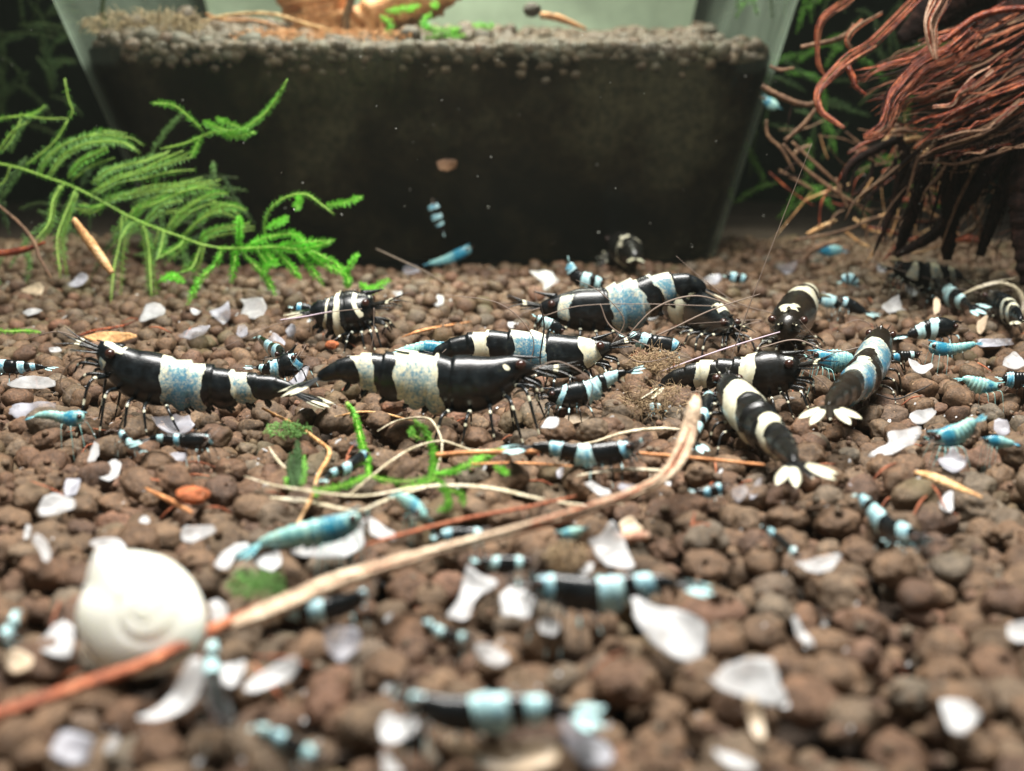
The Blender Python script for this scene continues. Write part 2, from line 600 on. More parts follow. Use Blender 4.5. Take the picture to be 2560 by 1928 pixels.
def raw_top(x, y, rad=0.0):
    z = -9
    ci, cj = int(x // CELL), int(y // CELL)
    for i in (ci - 1, ci, ci + 1):
        for j in (cj - 1, cj, cj + 1):
            for (a, b2, c, q) in grid.get((i, j), ()):
                d2 = (x - a) ** 2 + (y - b2) ** 2
                if d2 < q * q:
                    z = max(z, c + math.sqrt(q * q - d2) * 0.9)
    return z


samp = [raw_top(rr.uniform(-3, 3), rr.uniform(5, 20)) for _ in range(1500)]
samp = [s for s in samp if s > -5]
ZS = sorted(samp)[int(len(samp) * 0.86)]


def TOP(x, y):
    z = raw_top(x, y)
    return (z - ZS) if z > -5 else -0.1


TOPZ = lambda x, y: max(TOP(x + dx, y + dy) for dx, dy in ((0, 0), (.1, 0), (-.1, 0), (0, .1), (0, -.1)))

base_v = []; base_f = []
nx, ny = 60, 60
for j in range(ny + 1):
    for i in range(nx + 1):
        x = -45 + 90 * i / nx; y = -6 + 86 * j / ny
        base_v.append((x, y, -0.42 - ZS + floor_h(x, y) * 0.8))
base_f = [(j * (nx + 1) + i, j * (nx + 1) + i + 1, (j + 1) * (nx + 1) + i + 1, (j + 1) * (nx + 1) + i) for j in range(ny) for i in range(nx)]
substrate = mesh('substrate', base_v, base_f, M['deep'])
tag(substrate, 'brown gravelly aquarium soil covering the tank bottom', kind='structure')

vis = []
for p in pellets:
    x, y, z, r0 = p
    t = max(raw_top(x, y), -9)
    if z + r0 > t - 0.13:
        vis.append((x, y, z - ZS, r0))
vis.sort(key=lambda p: math.hypot(p[0], p[1]) / p[3])
near = [p for p in vis if abs(p[0]) < 0.47 * p[1] + 0.25 and p[1] > 3.9][:300]
nearset = set(id(p) for p in near)
rest = [p for p in vis if id(p) not in nearset]
V3, F3 = ico(4); V2, F2 = ico(3); V1, F1 = ico(2)
near_meshes = []
for s in range(12):
    sh = pellet_shape(V3, s + 1)
    me = bpy.data.meshes.new('pellet')
    me.vertices.add(len(sh)); me.vertices.foreach_set('co', sh.astype(np.float32).ravel())
    me.loops.add(F3.size); me.loops.foreach_set('vertex_index', F3.ravel().astype(np.int32))
    me.polygons.add(len(F3)); me.polygons.foreach_set('loop_start', np.arange(0, F3.size, 3, dtype=np.int32)); me.polygons.foreach_set('loop_total', np.full(len(F3), 3, dtype=np.int32))
    me.update(calc_edges=True); me.polygons.foreach_set('use_smooth', np.ones(len(F3), dtype=bool))
    me.materials.append(M['pellet'])
    near_meshes.append(me)
for p in near:
    o = bpy.data.objects.new('pellet', near_meshes[rr.randrange(12)])
    COL.objects.link(o); o.parent = substrate
    o.location = p[:3]; o.scale = (p[3],) * 3
    o.rotation_euler = (rr.uniform(-.5, .5), rr.uniform(-.5, .5), rr.uniform(0, 6.28))


def scatter_mesh(name, items, V, Fc, material, parent, nvar=16, seed=3, base=None):
    r2 = random.Random(seed)
    var = [pellet_shape(V, s + 31) for s in range(nvar)]
    n, k = len(items), len(V)
    out = np.empty((n, k, 3), dtype=np.float32)
    for i, p in enumerate(items):
        out[i] = (var[r2.randrange(nvar)] @ rotm(r2).T) * p[3] + np.array(p[:3])
    Fa = (Fc[None, :, :] + (np.arange(n) * k)[:, None, None]).reshape(-1, 3)
    return mesh(name, out.reshape(-1, 3), Fa, material, parent, base=base)


mid0 = [p for p in rest if 7 < p[1] < 11.0 and abs(p[0]) < 0.47 * p[1]]
ms_ = set(id(p) for p in mid0)
mid = [p for p in rest if p[1] < 14.5 and id(p) not in ms_]
far = [p for p in rest if p[1] >= 14.5]
tag(scatter_mesh('focus_pellet_bed', mid0, V3, F3, M['pellet'], substrate, 14, 5), kind='stuff')
tag(scatter_mesh('pellet_bed', mid, V2, F2, M['pellet'], substrate, 14, 3), kind='stuff')
tag(scatter_mesh('far_pellet_bed', far, V1, F1, M['pellet'], substrate, 10, 4), kind='stuff')
print('pellets', len(pellets), 'near', len(near), 'mid0', len(mid0), 'mid', len(mid), 'far', len(far), 'ZS', ZS)


# ---------------------------------------------------------------- the shrimps
GA = 'grown black shrimps with pale bands gathered on the gravel'


def petal(c0, d, side, up, L, w, thick=0.007, n=9):
    """a flat leaf-shaped lobe from c0 along d; returns verts, faces, attr(fraction)"""
    v = []; fr = []
    for i in range(n):
        t = i / (n - 1)
        hw = w * (0.35 + 0.65 * math.sin(min(1, t * 1.35) * math.pi / 2)) * (1 - max(0, (t - 0.62) / 0.38) ** 2.2) + 0.002
        c = c0 + d * (L * t) + up * (-0.05 * L * t * t)
        th = thick * (1 - 0.6 * t)
        for s, u in ((-1, 0), (-0.5, 0.7), (0, 1), (0.5, 0.7), (1, 0), (0, -1)):
            v.append(c + side * (hw * s) + up * (th * u)); fr.append(t)
    f = []
    for i in range(n - 1):
        for j in range(6):
            f.append((i * 6 + j, i * 6 + (j + 1) % 6, (i + 1) * 6 + (j + 1) % 6, (i + 1) * 6 + j))
    f.append((5, 4, 3, 2, 1, 0)); f.append(tuple((n - 1) * 6 + j for j in range(6)))
    return v, f, fr


def shrimp(name, label, pts, bands=(), marks=(), Y=None, group=None, cat='shrimp', lat=0.62, vert=1.0, lift=0.12, nr=110, ns=30,
           carap=0.40, kind='black', legs=5, blue=0.45, brown=0.0, fan=None, fanw=0.20, fanspread=0.30, fantip=0.55, feel=2,
           ants=None, eye=0.05, seed=1, dz=0.0, antlen=1.6, fandir=None, rostrum=True, noff=0.0, pale_legs=0.07):
    rg = random.Random(seed * 13 + 5)
    m = len(pts)
    # depth of each point: on the gravel where its underside meets it, or as given
    imax = max(range(m), key=lambda i: pts[i][2])
    if Y is None or Y == 'flat':
        g = G(pts[imax][0], pts[imax][1] + pts[imax][2] * (vert + 0.18), 0.07)
        Ys = [g.y] * m
    elif Y == 'auto':
        Ys = [G(x, y + r * (vert + 0.15)).y for x, y, r in pts]
    elif isinstance(Y, (int, float)):
        Ys = [Y] * m
    else:
        gy = [G(x, y + r * (vert + 0.15), 0.07).y for x, y, r in pts]
        co_ = np.polyfit(range(m), gy, 1, w=[r for _, _, r in pts])
        Ys = [co_[1] + co_[0] * i for i in range(m)]
    C3 = [P(x, y, Yv) for (x, y, r), Yv in zip(pts, Ys)]
    R3 = [r * cmpx(c) for (x, y, r), c in zip(pts, C3)]
    C3 = [c + Vector((0, 0, dz)) for c in C3]
    D, t = crom([list(c) + [r] for c, r in zip(C3, R3)], nr)
    C = D[:, :3]; R = np.maximum(D[:, 3], 0.004)
    seg = np.linalg.norm(np.diff(C, axis=0), axis=1)
    u = np.concatenate([[0], np.cumsum(seg)]); Ltot = u[-1]; u = u / Ltot
    T = np.gradient(C, axis=0); T /= np.linalg.norm(T, axis=1)[:, None]
    Z = np.array([0, 0, 1.0])
    S = np.cross(T, Z); S /= np.linalg.norm(S, axis=1)[:, None] + 1e-9
    U = np.cross(S, T)
    rmax = float(R.max())
    bx, by = C[imax * (nr - 1) // (m - 1)][:2]
    gz = float(np.mean([TOP(bx + a, by + b2) for a in (-.2, 0, .2) for b2 in (-.1, .1)]))
    base = Vector((bx, by, gz))
    root = empty(name, base)
    tag(root, label, cat, group)
    # --- the body
    sb = [carap, carap + .085, carap + .19, carap + .30, carap + .40, carap + .49, 1.01]
    V = np.zeros((nr, ns, 3)); A = np.zeros((nr, ns, 3))
    ang = np.linspace(0, 2 * math.pi, ns, endpoint=False)
    ca, sa = np.cos(ang), np.sin(ang)
    for i in range(nr):
        r = R[i]
        uu = u[i]
        k, lobe = 1.0, 0.0
        if uu > sb[0]:
            j = max(q for q in range(6) if uu >= sb[q])
            g = (uu - sb[j]) / (sb[j + 1] - sb[j])
            k = 0.905 + 0.155 * g ** 1.1 if j < 5 else 0.97 - 0.06 * g
            lobe = (0.24 if j < 5 else 0.0) * math.sin(math.pi * min(1, g * 1.02)) ** 0.7 * (1.25 if j == 1 else 1)
        else:
            k = 1.0 - 0.065 * sstep(carap - 0.015, carap, uu)
        end = min(1.0, (uu / 0.02 + 0.02)) ** 0.6 if uu < 0.02 else (min(1.0, ((1 - uu) / 0.03 + 0.02)) ** 0.6 if uu > 0.97 else 1.0)
        lw = lat * (1 - 0.22 * np.clip(-ca, 0, 1) ** 2)
        vv = np.where(ca > 0, vert, vert * (0.93 + lobe))
        V[i] = C[i] + np.outer(ca * vv * r * k * end, U[i]) + np.outer(sa * lw * r * k * end, S[i])
    ti = t
    nzr = 0.24
    SM = M['shrimp'] if kind == 'black' and group == GA else (M['blue'] if kind == 'blue' else M['young'])
    seams = [s_ for s_ in sb[:6]]
    for i in range(nr):
        for j in range(ns):
            p = Vector(V[i, j])
            e = mnoise.noise(p * 7 + Vector((seed, 0, 0))) * nzr + mnoise.noise(p * 17) * 0.06
            wv = 0.0; bl = blue; br = brown
            for bd in bands:
                t0, t1 = bd[0], bd[1]
                sl = bd[2] if len(bd) > 2 else 0.0
                bb = bd[3] if len(bd) > 3 else blue
                tt = ti[i] + sl * ca[j] + e
                q = float(sstep(t0 - .05, t0 + .05, tt) * (1 - sstep(t1 - .05, t1 + .05, tt)))
                if q > wv:
                    wv = q
                    fx = min(1, max(0, (tt - t0) / (t1 - t0)))
                    edge = 4 * fx * (1 - fx)
                    bl = bb * (0.55 + 0.55 * edge) * (1.15 - 0.75 * max(0, ca[j]) ** 2)
            for (t0, t1, a0, a1, bb) in marks:
                aa = abs((ang[j] + math.pi) % (2 * math.pi) - math.pi)     # 0 on the back, pi underneath
                q = float(sstep(t0 - .08, t0 + .08, ti[i] + e * 1.3) * (1 - sstep(t1 - .08, t1 + .08, ti[i] + e * 1.3)) *
                          sstep(a0 - .15, a0 + .15, aa + e) * (1 - sstep(a1 - .15, a1 + .15, aa + e)))
                if q > wv: wv = q; bl = bb
            sd_ = min(abs(u[i] - s_) for s_ in seams)
            wv *= 1 - 0.42 * math.exp(-(sd_ / 0.006) ** 2)
            if kind == 'blue':
                wv = 1.0
                bl = blue - 0.30 + 0.75 * math.exp(-((u[i] - 0.27) / 0.16) ** 2) - 0.30 * max(0, ca[j]) + 0.16 * math.sin(u[i] * 130)
            A[i, j] = (wv, bl, br)
    faces = []
    for i in range(nr - 1):
        for j in range(ns):
            j2 = (j + 1) % ns
            faces.append((i * ns + j, (i + 1) * ns + j, (i + 1) * ns + j2, i * ns + j2))
    faces.append(tuple(range(ns))); faces.append(tuple((nr - 1) * ns + j for j in range(ns - 1, -1, -1)))
    mesh('body', V.reshape(-1, 3), faces, SM, root, base, True, A.reshape(-1, 3))

    def at(f):
        i = int(round(f * (nr - 1)))
        i = int(np.searchsorted(u, f)); i = min(max(i, 0), nr - 1)
        return Vector(C[i]), Vector(T[i]), Vector(S[i]), Vector(U[i]), float(R[i])
    bigs = rmax
    dark = (0, 0, brown) if kind == 'black' else (1, blue, 0)
    # --- rostrum
    if rostrum:
        c, T0, S0, U0, r0 = at(0.10)
        c1, T1_, _, U1, r1 = at(0.02)
        a0 = c + U0 * r0 * 0.86
        d = (-T1_ * 0.95 + U0 * 0.14).normalized()
        L = bigs * 1.0
        v, f, a = tube([a0, a0 + d * L * 0.5, a0 + d * L], [r0 * 0.22, r0 * 0.10, 0.004], 7, 8, flat=1.3, attr=lambda q, w: (0.0 if kind == 'black' else 1, blue, brown))
        mb = MB(); mb.add(v, f, a); mb.build('rostrum', SM, root, base)
    # --- eyes on short stalks
    c, T0, S0, U0, r0 = at(0.085)
    import bmesh
    er = eye * (bigs / 0.26) ** 0.5 if kind == 'black' else eye * 0.75
    er = min(er, bigs * 0.30)
    for s in (-1, 1):
        ec = c + S0 * s * (r0 * lat * 0.92 + er * 0.25) + U0 * r0 * 0.42 - T0 * er * 0.6
        Ve, Fe = V1, F1
        mesh('eye', Ve * er + np.array(ec), Fe, M['eye'], root, base)
    # --- tail fan
    c, T0, S0, U0, r0 = at(0.985)
    FL = fan if fan is not None else bigs * 1.15
    d0 = Vector(fandir).normalized() if fandir else T0
    S1 = (S0 - d0 * S0.dot(d0)).normalized(); U1 = S1.cross(d0).normalized()
    if U1.dot(U0) < 0: U1 = -U1
    for q, (an, ll, ww, off) in enumerate(((0, 0.80, 0.7, 0.25), (-1, 1, 1, 0), (1, 1, 1, 0), (-1.9, 0.92, 1, -.2), (1.9, 0.92, 1, -.2))):
        a = an * fanspread
        d = (d0 * math.cos(a) + S1 * math.sin(a)).normalized()
        sd = (S1 * math.cos(a) - d0 * math.sin(a)).normalized()
        d = (d + U1 * (off * 0.25 + rg.uniform(-.05, .05))).normalized()
        v, f, fr = petal(c - T0 * r0 * 0.4 + U1 * off * r0 * 0.5, d, sd, U1, FL * ll, FL * fanw * ww)
        tipw = 1 - fantip
        at_ = [((1.0 if (x > tipw and q > 0) or (x > 0.9) else 0.0) if kind == 'black' else 1.0, 0.05 if kind == 'black' else blue, brown) for x in fr]
        mb = MB(); mb.add(v, f, at_); mb.build('tail_lobe', SM, root, base)
    # --- walking legs
    zg = gz
    rl = bigs * (0.055 if kind == 'black' else 0.032)
    for i in range(legs):
        fpos = carap * (0.30 + 0.62 * i / max(1, legs - 1))
        c, T0, S0, U0, r0 = at(fpos)
        fwd = -T0; fwd = Vector((fwd.x, fwd.y, 0)).normalized()
        for s in (-1, 1):
            out_ = Vector((S0.x, S0.y, 0)).normalized() * s
            r_ = c - U0 * r0 * 0.78 * vert + S0 * s * r0 * lat * 0.35
            sw = rg.uniform(-0.2, 0.2) + (0.9 - 0.42 * i)
            k1 = r_ + out_ * bigs * 0.75 + fwd * bigs * (0.45 * sw) - Vector((0, 0, bigs * 0.02))
            k1.z = max(k1.z, zg + bigs * 0.35)
            ft = k1 + out_ * bigs * (0.25 + rg.uniform(0, .2)) + fwd * bigs * (0.65 * sw + rg.uniform(-.1, .2))
            ft.z = TOP(ft.x, ft.y) + 0.01
            if ft.z < zg - 0.15: ft.z = zg - 0.1
            md = (k1 + ft) / 2 + out_ * bigs * 0.08
            ph = rg.uniform(0, 6)
            fn = lambda q, w, ph=ph: (1.0 if (kind != 'black' or math.sin(q * 17 + ph) > 1 - 2 * pale_legs * 0.6) else 0.0, 0.15, brown)
            v, f, a = tube([r_, k1, md, ft], [rl * 1.5, rl * 1.1, rl * 0.8, rl * 0.35], 6, 22 if bigs > .15 else 10, attr=fn)
            mb = MB(); mb.add(v, f, a); mb.build('leg', SM, root, base)
    if legs >= 5:
        # claw legs folded under the mouth
        for i in range(2):
            c, T0, S0, U0, r0 = at(0.07 + 0.05 * i)
            for s in (-1, 1):
                r_ = c - U0 * r0 * 0.7 + S0 * s * r0 * 0.25
                k1 = r_ - T0 * bigs * 0.55 - U0 * bigs * 0.30 + S0 * s * bigs * 0.2
                ft = k1 - U0 * bigs * 0.45 + T0 * bigs * rg.uniform(-.2, .35)
                v, f, a = tube([r_, k1, ft], [rl * 1.3, rl * 1.1, rl * 0.5], 6, 12, attr=lambda q, w: (1.0 if 0.58 < q < .64 else 0.0, 0.2, brown))
                mb = MB(); mb.add(v, f, a); mb.build('claw_leg', SM, root, base)
        # swimmerets
        for i in range(5):
            c, T0, S0, U0, r0 = at(carap + 0.06 + 0.095 * i)
            for s in (-1, 1):
                r_ = c - U0 * r0 * 0.80 * vert + S0 * s * r0 * lat * 0.4
                d = (-U0 * 0.9 + T0 * (0.5 + rg.uniform(-.2, .2))).normalized()
                v, f, fr = petal(r_, d, T0, S0, bigs * 0.42, bigs * 0.10, 0.01, 6)
                mb = MB(); mb.add(v, f, [(0, 0.3, brown)] * len(v)); mb.build('swimmeret', SM, root, base)
    # --- feelers
    c, T0, S0, U0, r0 = at(0.03)
    if legs >= 5:
        for s in (-1, 1):
            for q in (0, 1):
                d = (-T0 + S0 * s * (0.10 + 0.16 * q) + U0 * (0.16 - 0.10 * q)).normalized()
                e = c + S0 * s * r0 * 0.3 + U0 * r0 * 0.2
                v, f, a = tube([e, e + d * bigs * 0.9, e + d * bigs * 1.6 + U0 * bigs * (0.1 - 0.3 * q) + S0 * s * bigs * .1], [bigs * 0.075, bigs * 0.04, 0.003], 6, 12, attr=lambda q2, w: (1.0 if 0.44 < q2 < .47 else 0, 0.0, 0.2))
                mb = MB(); mb.add(v, f, a); mb.build('antennule', SM, root, base)
            d = (-T0 + S0 * s * 0.28 - U0 * 0.05).normalized()
            v, f, fr = petal(c + S0 * s * r0 * 0.4, d, S0, U0, bigs * 1.0, bigs * 0.15, 0.015, 7)
            mb = MB(); mb.add(v, f, [(0, 0, brown)] * len(v)); mb.build('antenna_scale', SM, root, base)
    lines = ants
    if lines is None:
        lines = []
        for s in ((-1, 1) if feel == 2 else ()):
            e = c + S0 * s * r0 * 0.5
            L = bigs * 3.2 * antlen
            d1 = (-T0 * 0.9 + S0 * s * 0.6 + U0 * 0.25).normalized()
            p1 = e + d1 * L * 0.22
            p2 = p1 + (S0 * s * 0.8 - T0 * rg.uniform(-.1, .5) + U0 * 0.1).normalized() * L * 0.3
            p3 = p2 + (S0 * s * 0.5 + T0 * rg.uniform(0.2, .8) - U0 * 0.15).normalized() * L * 0.45
            for q in (p2, p3):
                q.z = max(q.z, TOP(q.x, q.y) + 0.02)
            lines.append([e, p1, p2, p3])
    for ln in lines:
        v, f, a = tube(ln, [max(0.0045, bigs * 0.02)] + [0.0055 if bigs > .15 else .0035] * (len(ln) - 2) + [0.002], 5, 26 if bigs > .15 else 12)
        mb = MB(); mb.add(v, f); mb.build('antenna', M['feeler'], root, base)
    return root


GJ = 'young black shrimps with pale blue bands'
GB = 'young plain blue shrimps'


def PL(pp, Yd):
    return [P(x, y, Yd) for x, y in pp]


shrimp('banded_shrimp', 'large black shrimp with two blue-speckled white bands, at the left facing left',
       [(238, 878, 16), (262, 884, 34), (290, 905, 48), (335, 934, 65), (385, 950, 70), (430, 956, 65), (480, 962, 60), (530, 966, 54), (575, 970, 47), (620, 968, 38), (670, 968, 31), (715, 974, 23), (745, 985, 14)],
       bands=[(4.62, 6.65, 0.10, 0.66), (8.25, 9.25, 0.15, 0.50)], marks=[(0.9, 2.1, 0.0, 0.8, 0.1), (0.7, 1.6, 1.7, 2.7, 0.5)], group=GA, seed=1, fan=0.40, fandir=(0.95, -0.12, -0.26), fanspread=0.16,
       nr=170, ns=40, fantip=0.45, ants=[PL([(240, 890), (180, 905), (150, 960), (190, 1010)], 10.2), PL([(240, 870), (150, 830), (60, 850)], 11.2)])
shrimp('banded_shrimp', 'large black shrimp facing right, its speckled white band split by a black wedge',
       [(1345, 925, 8), (1310, 922, 26), (1280, 928, 42), (1235, 948, 62), (1182, 962, 76), (1120, 960, 74), (1060, 950, 68), (1000, 942, 62), (950, 933, 54), (905, 925, 42), (860, 925, 30), (815, 938, 20), (790, 950, 12)],
       bands=[(5.35, 7.15, -0.28, 0.42), (8.3, 9.2, -0.3, 0.40)], marks=[(2.0, 2.3, 0.9, 1.35, 0.0), (5.95, 6.1, 5, 6, 0)], group=GA, seed=2, fan=0.42, fandir=(-0.9, -0.3, -0.25), fanspread=0.3,
       nr=170, ns=40, fantip=0.45, ants=[PL([(1330, 925), (1400, 905), (1480, 960), (1450, 1050)], 9.9), PL([(1325, 915), (1330, 840), (1250, 760), (1100, 735)], 11.4)])
shrimp('banded_shrimp', 'black shrimp with a yellowish collar facing right just behind the two side-view shrimps',
       [(1535, 866, 10), (1500, 874, 26), (1465, 884, 44), (1420, 893, 56), (1370, 890, 58), (1315, 876, 52), (1265, 870, 45), (1215, 866, 40), (1165, 868, 34), (1115, 880, 26), (1080, 890, 16)],
       bands=[(4.05, 5.6, -0.25, 0.75), (6.9, 7.6, 0.0, 0.0)], marks=[(1.1, 2.2, 0.0, 2.6, 0.15)], group=GA, seed=3, fan=0.45, fandir=(-0.85, 0.3, 0.15), fantip=.6, fanspread=.35, nr=150,
       ants=[PL([(1530, 870), (1600, 905), (1690, 890)], 11.5), PL([(1530, 860), (1560, 800), (1500, 730), (1440, 700)], 12.4)])
shrimp('banded_shrimp', 'big black shrimp facing left with a broad blue-grey band and ragged cheek mark',
       [(1345, 768, 9), (1370, 770, 24), (1400, 772, 38), (1440, 776, 54), (1500, 776, 58), (1555, 764, 60), (1605, 745, 54), (1650, 725, 43), (1690, 715, 34), (1730, 712, 24), (1768, 726, 12)],
       bands=[(4.5, 6.1, 0.05, 0.68), (6.95, 7.95, 0.25, 0.68)], marks=[(1.9, 2.7, 0.5, 2.2, 0.35)], group=GA, seed=4, fan=0.45, fandir=(0.9, 0.1, -0.35), nr=150,
       ants=[PL([(1350, 770), (1300, 790), (1285, 850)], 14.2), PL([(1350, 765), (1338, 740), (1340, 690)], 14.6), PL([(1360, 790), (1450, 765), (1600, 760), (1780, 765), (1880, 762)], 13.6)])
shrimp('banded_shrimp', 'black shrimp with a cream collar band turned down to the right, overlapping the broad-banded one',
       [(1838, 822, 12), (1815, 812, 32), (1785, 795, 48), (1750, 780, 54), (1715, 768, 50), (1685, 758, 42), (1655, 745, 32), (1640, 730, 20)],
       bands=[(3.35, 4.55, 0.45, 0.12)], marks=[(1.2, 1.7, 0, .7, 0)], group=GA, seed=5, fan=0.3, Y=[13.4, 14.6], carap=0.48, fandir=(-.6, .7, .0), nr=120,
       ants=[PL([(1830, 820), (1900, 800), (1720, 810)], 13.3), PL([(1830, 815), (1900, 870), (1925, 900)], 13.0)])
shrimp('banded_shrimp', 'black shrimp seen head-on with a yellow mark between its eyes',
       [(1968, 822, 30), (1970, 815, 48), (1975, 808, 54), (1985, 795, 54), (1996, 775, 48), (2008, 757, 40), (2018, 742, 30), (2024, 730, 18)],
       bands=[(3.9, 5.0, 0.1, 0.05), (5.7, 6.6, 0.1, 0.0)], marks=[(0.5, 1.2, 0.0, 0.5, 0.0)], group=GA, seed=6, Y=[13.4, 13.7, 14.2, 15.6], lat=0.92, vert=1.1, fan=0.35, fandir=(0.9, 0.3, -0.2), brown=0.35, nr=120, carap=0.45,
       ants=[PL([(1965, 790), (1850, 760), (1760, 700), (1690, 640)], 13.6), PL([(1990, 800), (1985, 860), (1992, 880)], 13.2)])
shrimp('banded_shrimp', 'black shrimp facing right with white rings arched over its back, partly under a foreground shrimp',
       [(2005, 918, 12), (1985, 920, 34), (1955, 930, 54), (1915, 938, 62), (1875, 940, 56), (1835, 938, 46), (1795, 934, 38), (1755, 935, 34), (1715, 940, 26), (1680, 948, 18), (1650, 962, 10)],
       bands=[(3.75, 4.85, 0.2, 0.08), (6.5, 7.4, 0.2, 0.1)], marks=[(0.9, 1.4, 0.3, 1.2, 0.3)], group=GA, seed=7, fan=0.40, fandir=(-0.8, -0.5, -0.35), nr=150, Y=[11.9, 12.0, 11.6], fantip=.55, brown=.15,
       ants=[PL([(2000, 920), (2060, 960), (2090, 1020)], 11.2), PL([(2000, 915), (2050, 870), (2000, 800)], 12.6)])
shrimp('banded_shrimp', 'black shrimp seen from behind, spread cream tail fan towards the viewer, near the bent stem',
       [(1812, 948, 16), (1822, 965, 34), (1836, 990, 50), (1858, 1022, 60), (1888, 1052, 60), (1915, 1078, 52), (1938, 1098, 44), (1957, 1116, 37), (1972, 1134, 28), (1985, 1155, 18)],
       bands=[(3.0, 4.1, 0.75, 0.05), (5.7, 6.6, 0.7, 0.08)], group=GA, seed=8, Y=[11.6, 11.0, 10.1, 9.3], lat=0.88, vert=0.98, fan=0.36, fandir=(0.30, -0.94, -0.22), fanspread=0.46, fanw=0.135, fantip=0.74, brown=0.12, nr=150, ns=36,
       ants=[PL([(1815, 950), (1840, 860), (1905, 680), (2030, 358)], 12.2), PL([(1812, 955), (1760, 930), (1700, 960)], 11.6)])
shrimp('banded_shrimp', 'brownish-black shrimp walking away on the right, two cream lobes of its tail fan behind it',
       [(2205, 838, 16), (2200, 852, 34), (2190, 878, 46), (2178, 910, 52), (2162, 935, 52), (2145, 955, 48), (2122, 972, 42), (2102, 987, 34), (2086, 1000, 26), (2072, 1012, 16)],
       bands=[(2.9, 4.05, 0.6, 1.0), (4.9, 6.1, 0.6, 1.0)], group=GA, seed=9, Y=[13.9, 12.9, 11.9, 11.1], lat=0.86, fan=0.36, fandir=(-0.22, -0.92, -0.28), fanspread=0.48, fanw=0.14, fantip=0.72, brown=0.45, nr=130,
       ants=[PL([(2205, 838), (2260, 940), (2330, 960), (2400, 945)], 12.5), PL([(2205, 832), (2150, 800), (2100, 815)], 13.5)])
shrimp('banded_shrimp', 'stocky black shrimp with bright white rings facing the viewer, under the moss tips',
       [(935, 768, 24), (922, 770, 40), (900, 778, 54), (872, 784, 58), (848, 786, 54), (825, 784, 44), (805, 780, 34), (788, 778, 24), (775, 777, 14)],
       bands=[(3.35, 4.25, 0.0, 0.0), (5.0, 5.3, 0.0, 0.0)], marks=[(1.5, 2.1, 0.35, 1.9, 0.0), (0.2, 0.6, 0.1, 0.5, 0.4)], group=GA, seed=10, Y=[13.6, 14.1, 15.3], lat=0.86, fan=0.4, fandir=(-.95, .2, -.1), nr=130,
       ants=[PL([(905, 772), (820, 782), (700, 808), (600, 850), (530, 882)], 13.6), PL([(935, 770), (932, 850), (915, 900)], 13.4)])
shrimp('banded_shrimp', 'black shrimp with one white ring reared up against the foot of the pot',
       [(1540, 606, 20), (1545, 612, 34), (1556, 622, 42), (1570, 628, 40), (1580, 635, 32), (1588, 646, 20)],
       bands=[(3.0, 3.45, 0.0, 0.1)], group=GA, seed=11, Y=[20.5, 21.2, 21.9], lat=0.85, fan=0.3, nr=90, ns=24, brown=.2)
shrimp('banded_shrimp', 'black shrimp with pale rings facing left, far back beside the dark roots',
       [(2232, 672, 8), (2252, 674, 20), (2278, 684, 33), (2310, 690, 35), (2340, 692, 32), (2368, 690, 25), (2392, 692, 16), (2408, 697, 8)],
       bands=[(3.35, 4.3, 0.15, 0.35), (5.1, 5.7, 0.1, 0.3)], marks=[(1.5, 2.2, 0.2, 2.0, 0.25)], group=GA, seed=12, fan=0.3, nr=100, ns=24)
shrimp('banded_shrimp', 'dark shrimp with thin pale stripes at the right edge beside a pale curved blade',
       [(2468, 742, 10), (2485, 752, 26), (2505, 765, 34), (2525, 778, 30), (2540, 790, 22), (2552, 800, 12)],
       bands=[(2.7, 3.0, 0, .35), (3.4, 3.7, 0, .35)], group=GA, seed=13, fan=0.3, nr=90, ns=24, Y=[17.2, 16])


def young(label, pts, bands, seed, **k):
    kw = dict(group=GJ, nr=60, ns=18, legs=3, blue=0.42, feel=2, eye=0.042, carap=0.42, antlen=1.0, pale_legs=.1)
    kw.update(k)
    return shrimp('young_shrimp', label, pts, bands=bands, seed=seed, **kw)


young('upper of two small banded shrimps above the left shrimp\'s tail, perched tail-up', [(712, 898, 14), (698, 886, 24), (682, 876, 20), (668, 864, 15), (655, 852, 11), (646, 844, 6)], [(0.9, 1.4, 0, .6), (2.1, 3.0, 0, .45), (4, 4.7, 0, .4)], 21, Y=[11.9, 12.6])
young('small banded shrimp below it, rounded black head turned right, white-ringed tail to the left', [(748, 893, 16), (735, 905, 28), (715, 915, 30), (690, 920, 22), (668, 922, 15), (650, 920, 9), (640, 919, 5)], [(0.2, 0.9, 0.1, .6), (2.75, 3.6, 0, .4), (4.6, 5.2, 0, .4)], 22, Y=11.9)
young('small banded shrimp cut by the left edge of the picture', [(-20, 915, 14), (5, 916, 18), (35, 918, 18), (62, 917, 13), (85, 917, 9), (110, 918, 6)], [(0.6, 1.3), (2.4, 3.0), (3.7, 4.2)], 23, fan=.16)
young('small banded shrimp under the torn grey flake by the left shrimp\'s feet', [(530, 1095, 10), (515, 1102, 20), (480, 1104, 24), (448, 1100, 16), (420, 1098, 13), (392, 1096, 9), (372, 1098, 6)], [(0.2, .6), (2.9, 3.4), (4.5, 5.0)], 24, fan=.2)
young('tiny shrimp with a white-striped tail just left of the grey torn flake', [(300, 1078, 8), (306, 1090, 14), (318, 1104, 14), (332, 1114, 11), (345, 1122, 7), (356, 1127, 4)], [(0.8, 1.5), (2.2, 2.9), (3.4, 4.2)], 25, Y=[10, 9.7])
young('small banded shrimp climbing to the right beside the upright moss stalk in front', [(918, 1136, 10), (902, 1145, 18), (885, 1160, 19), (864, 1174, 17), (842, 1180, 14), (824, 1188, 10), (812, 1198, 6)], [(0.4, 1.0, 0, .8), (2.6, 3.5), (4.2, 4.8)], 26, Y=[9.8, 9.4])
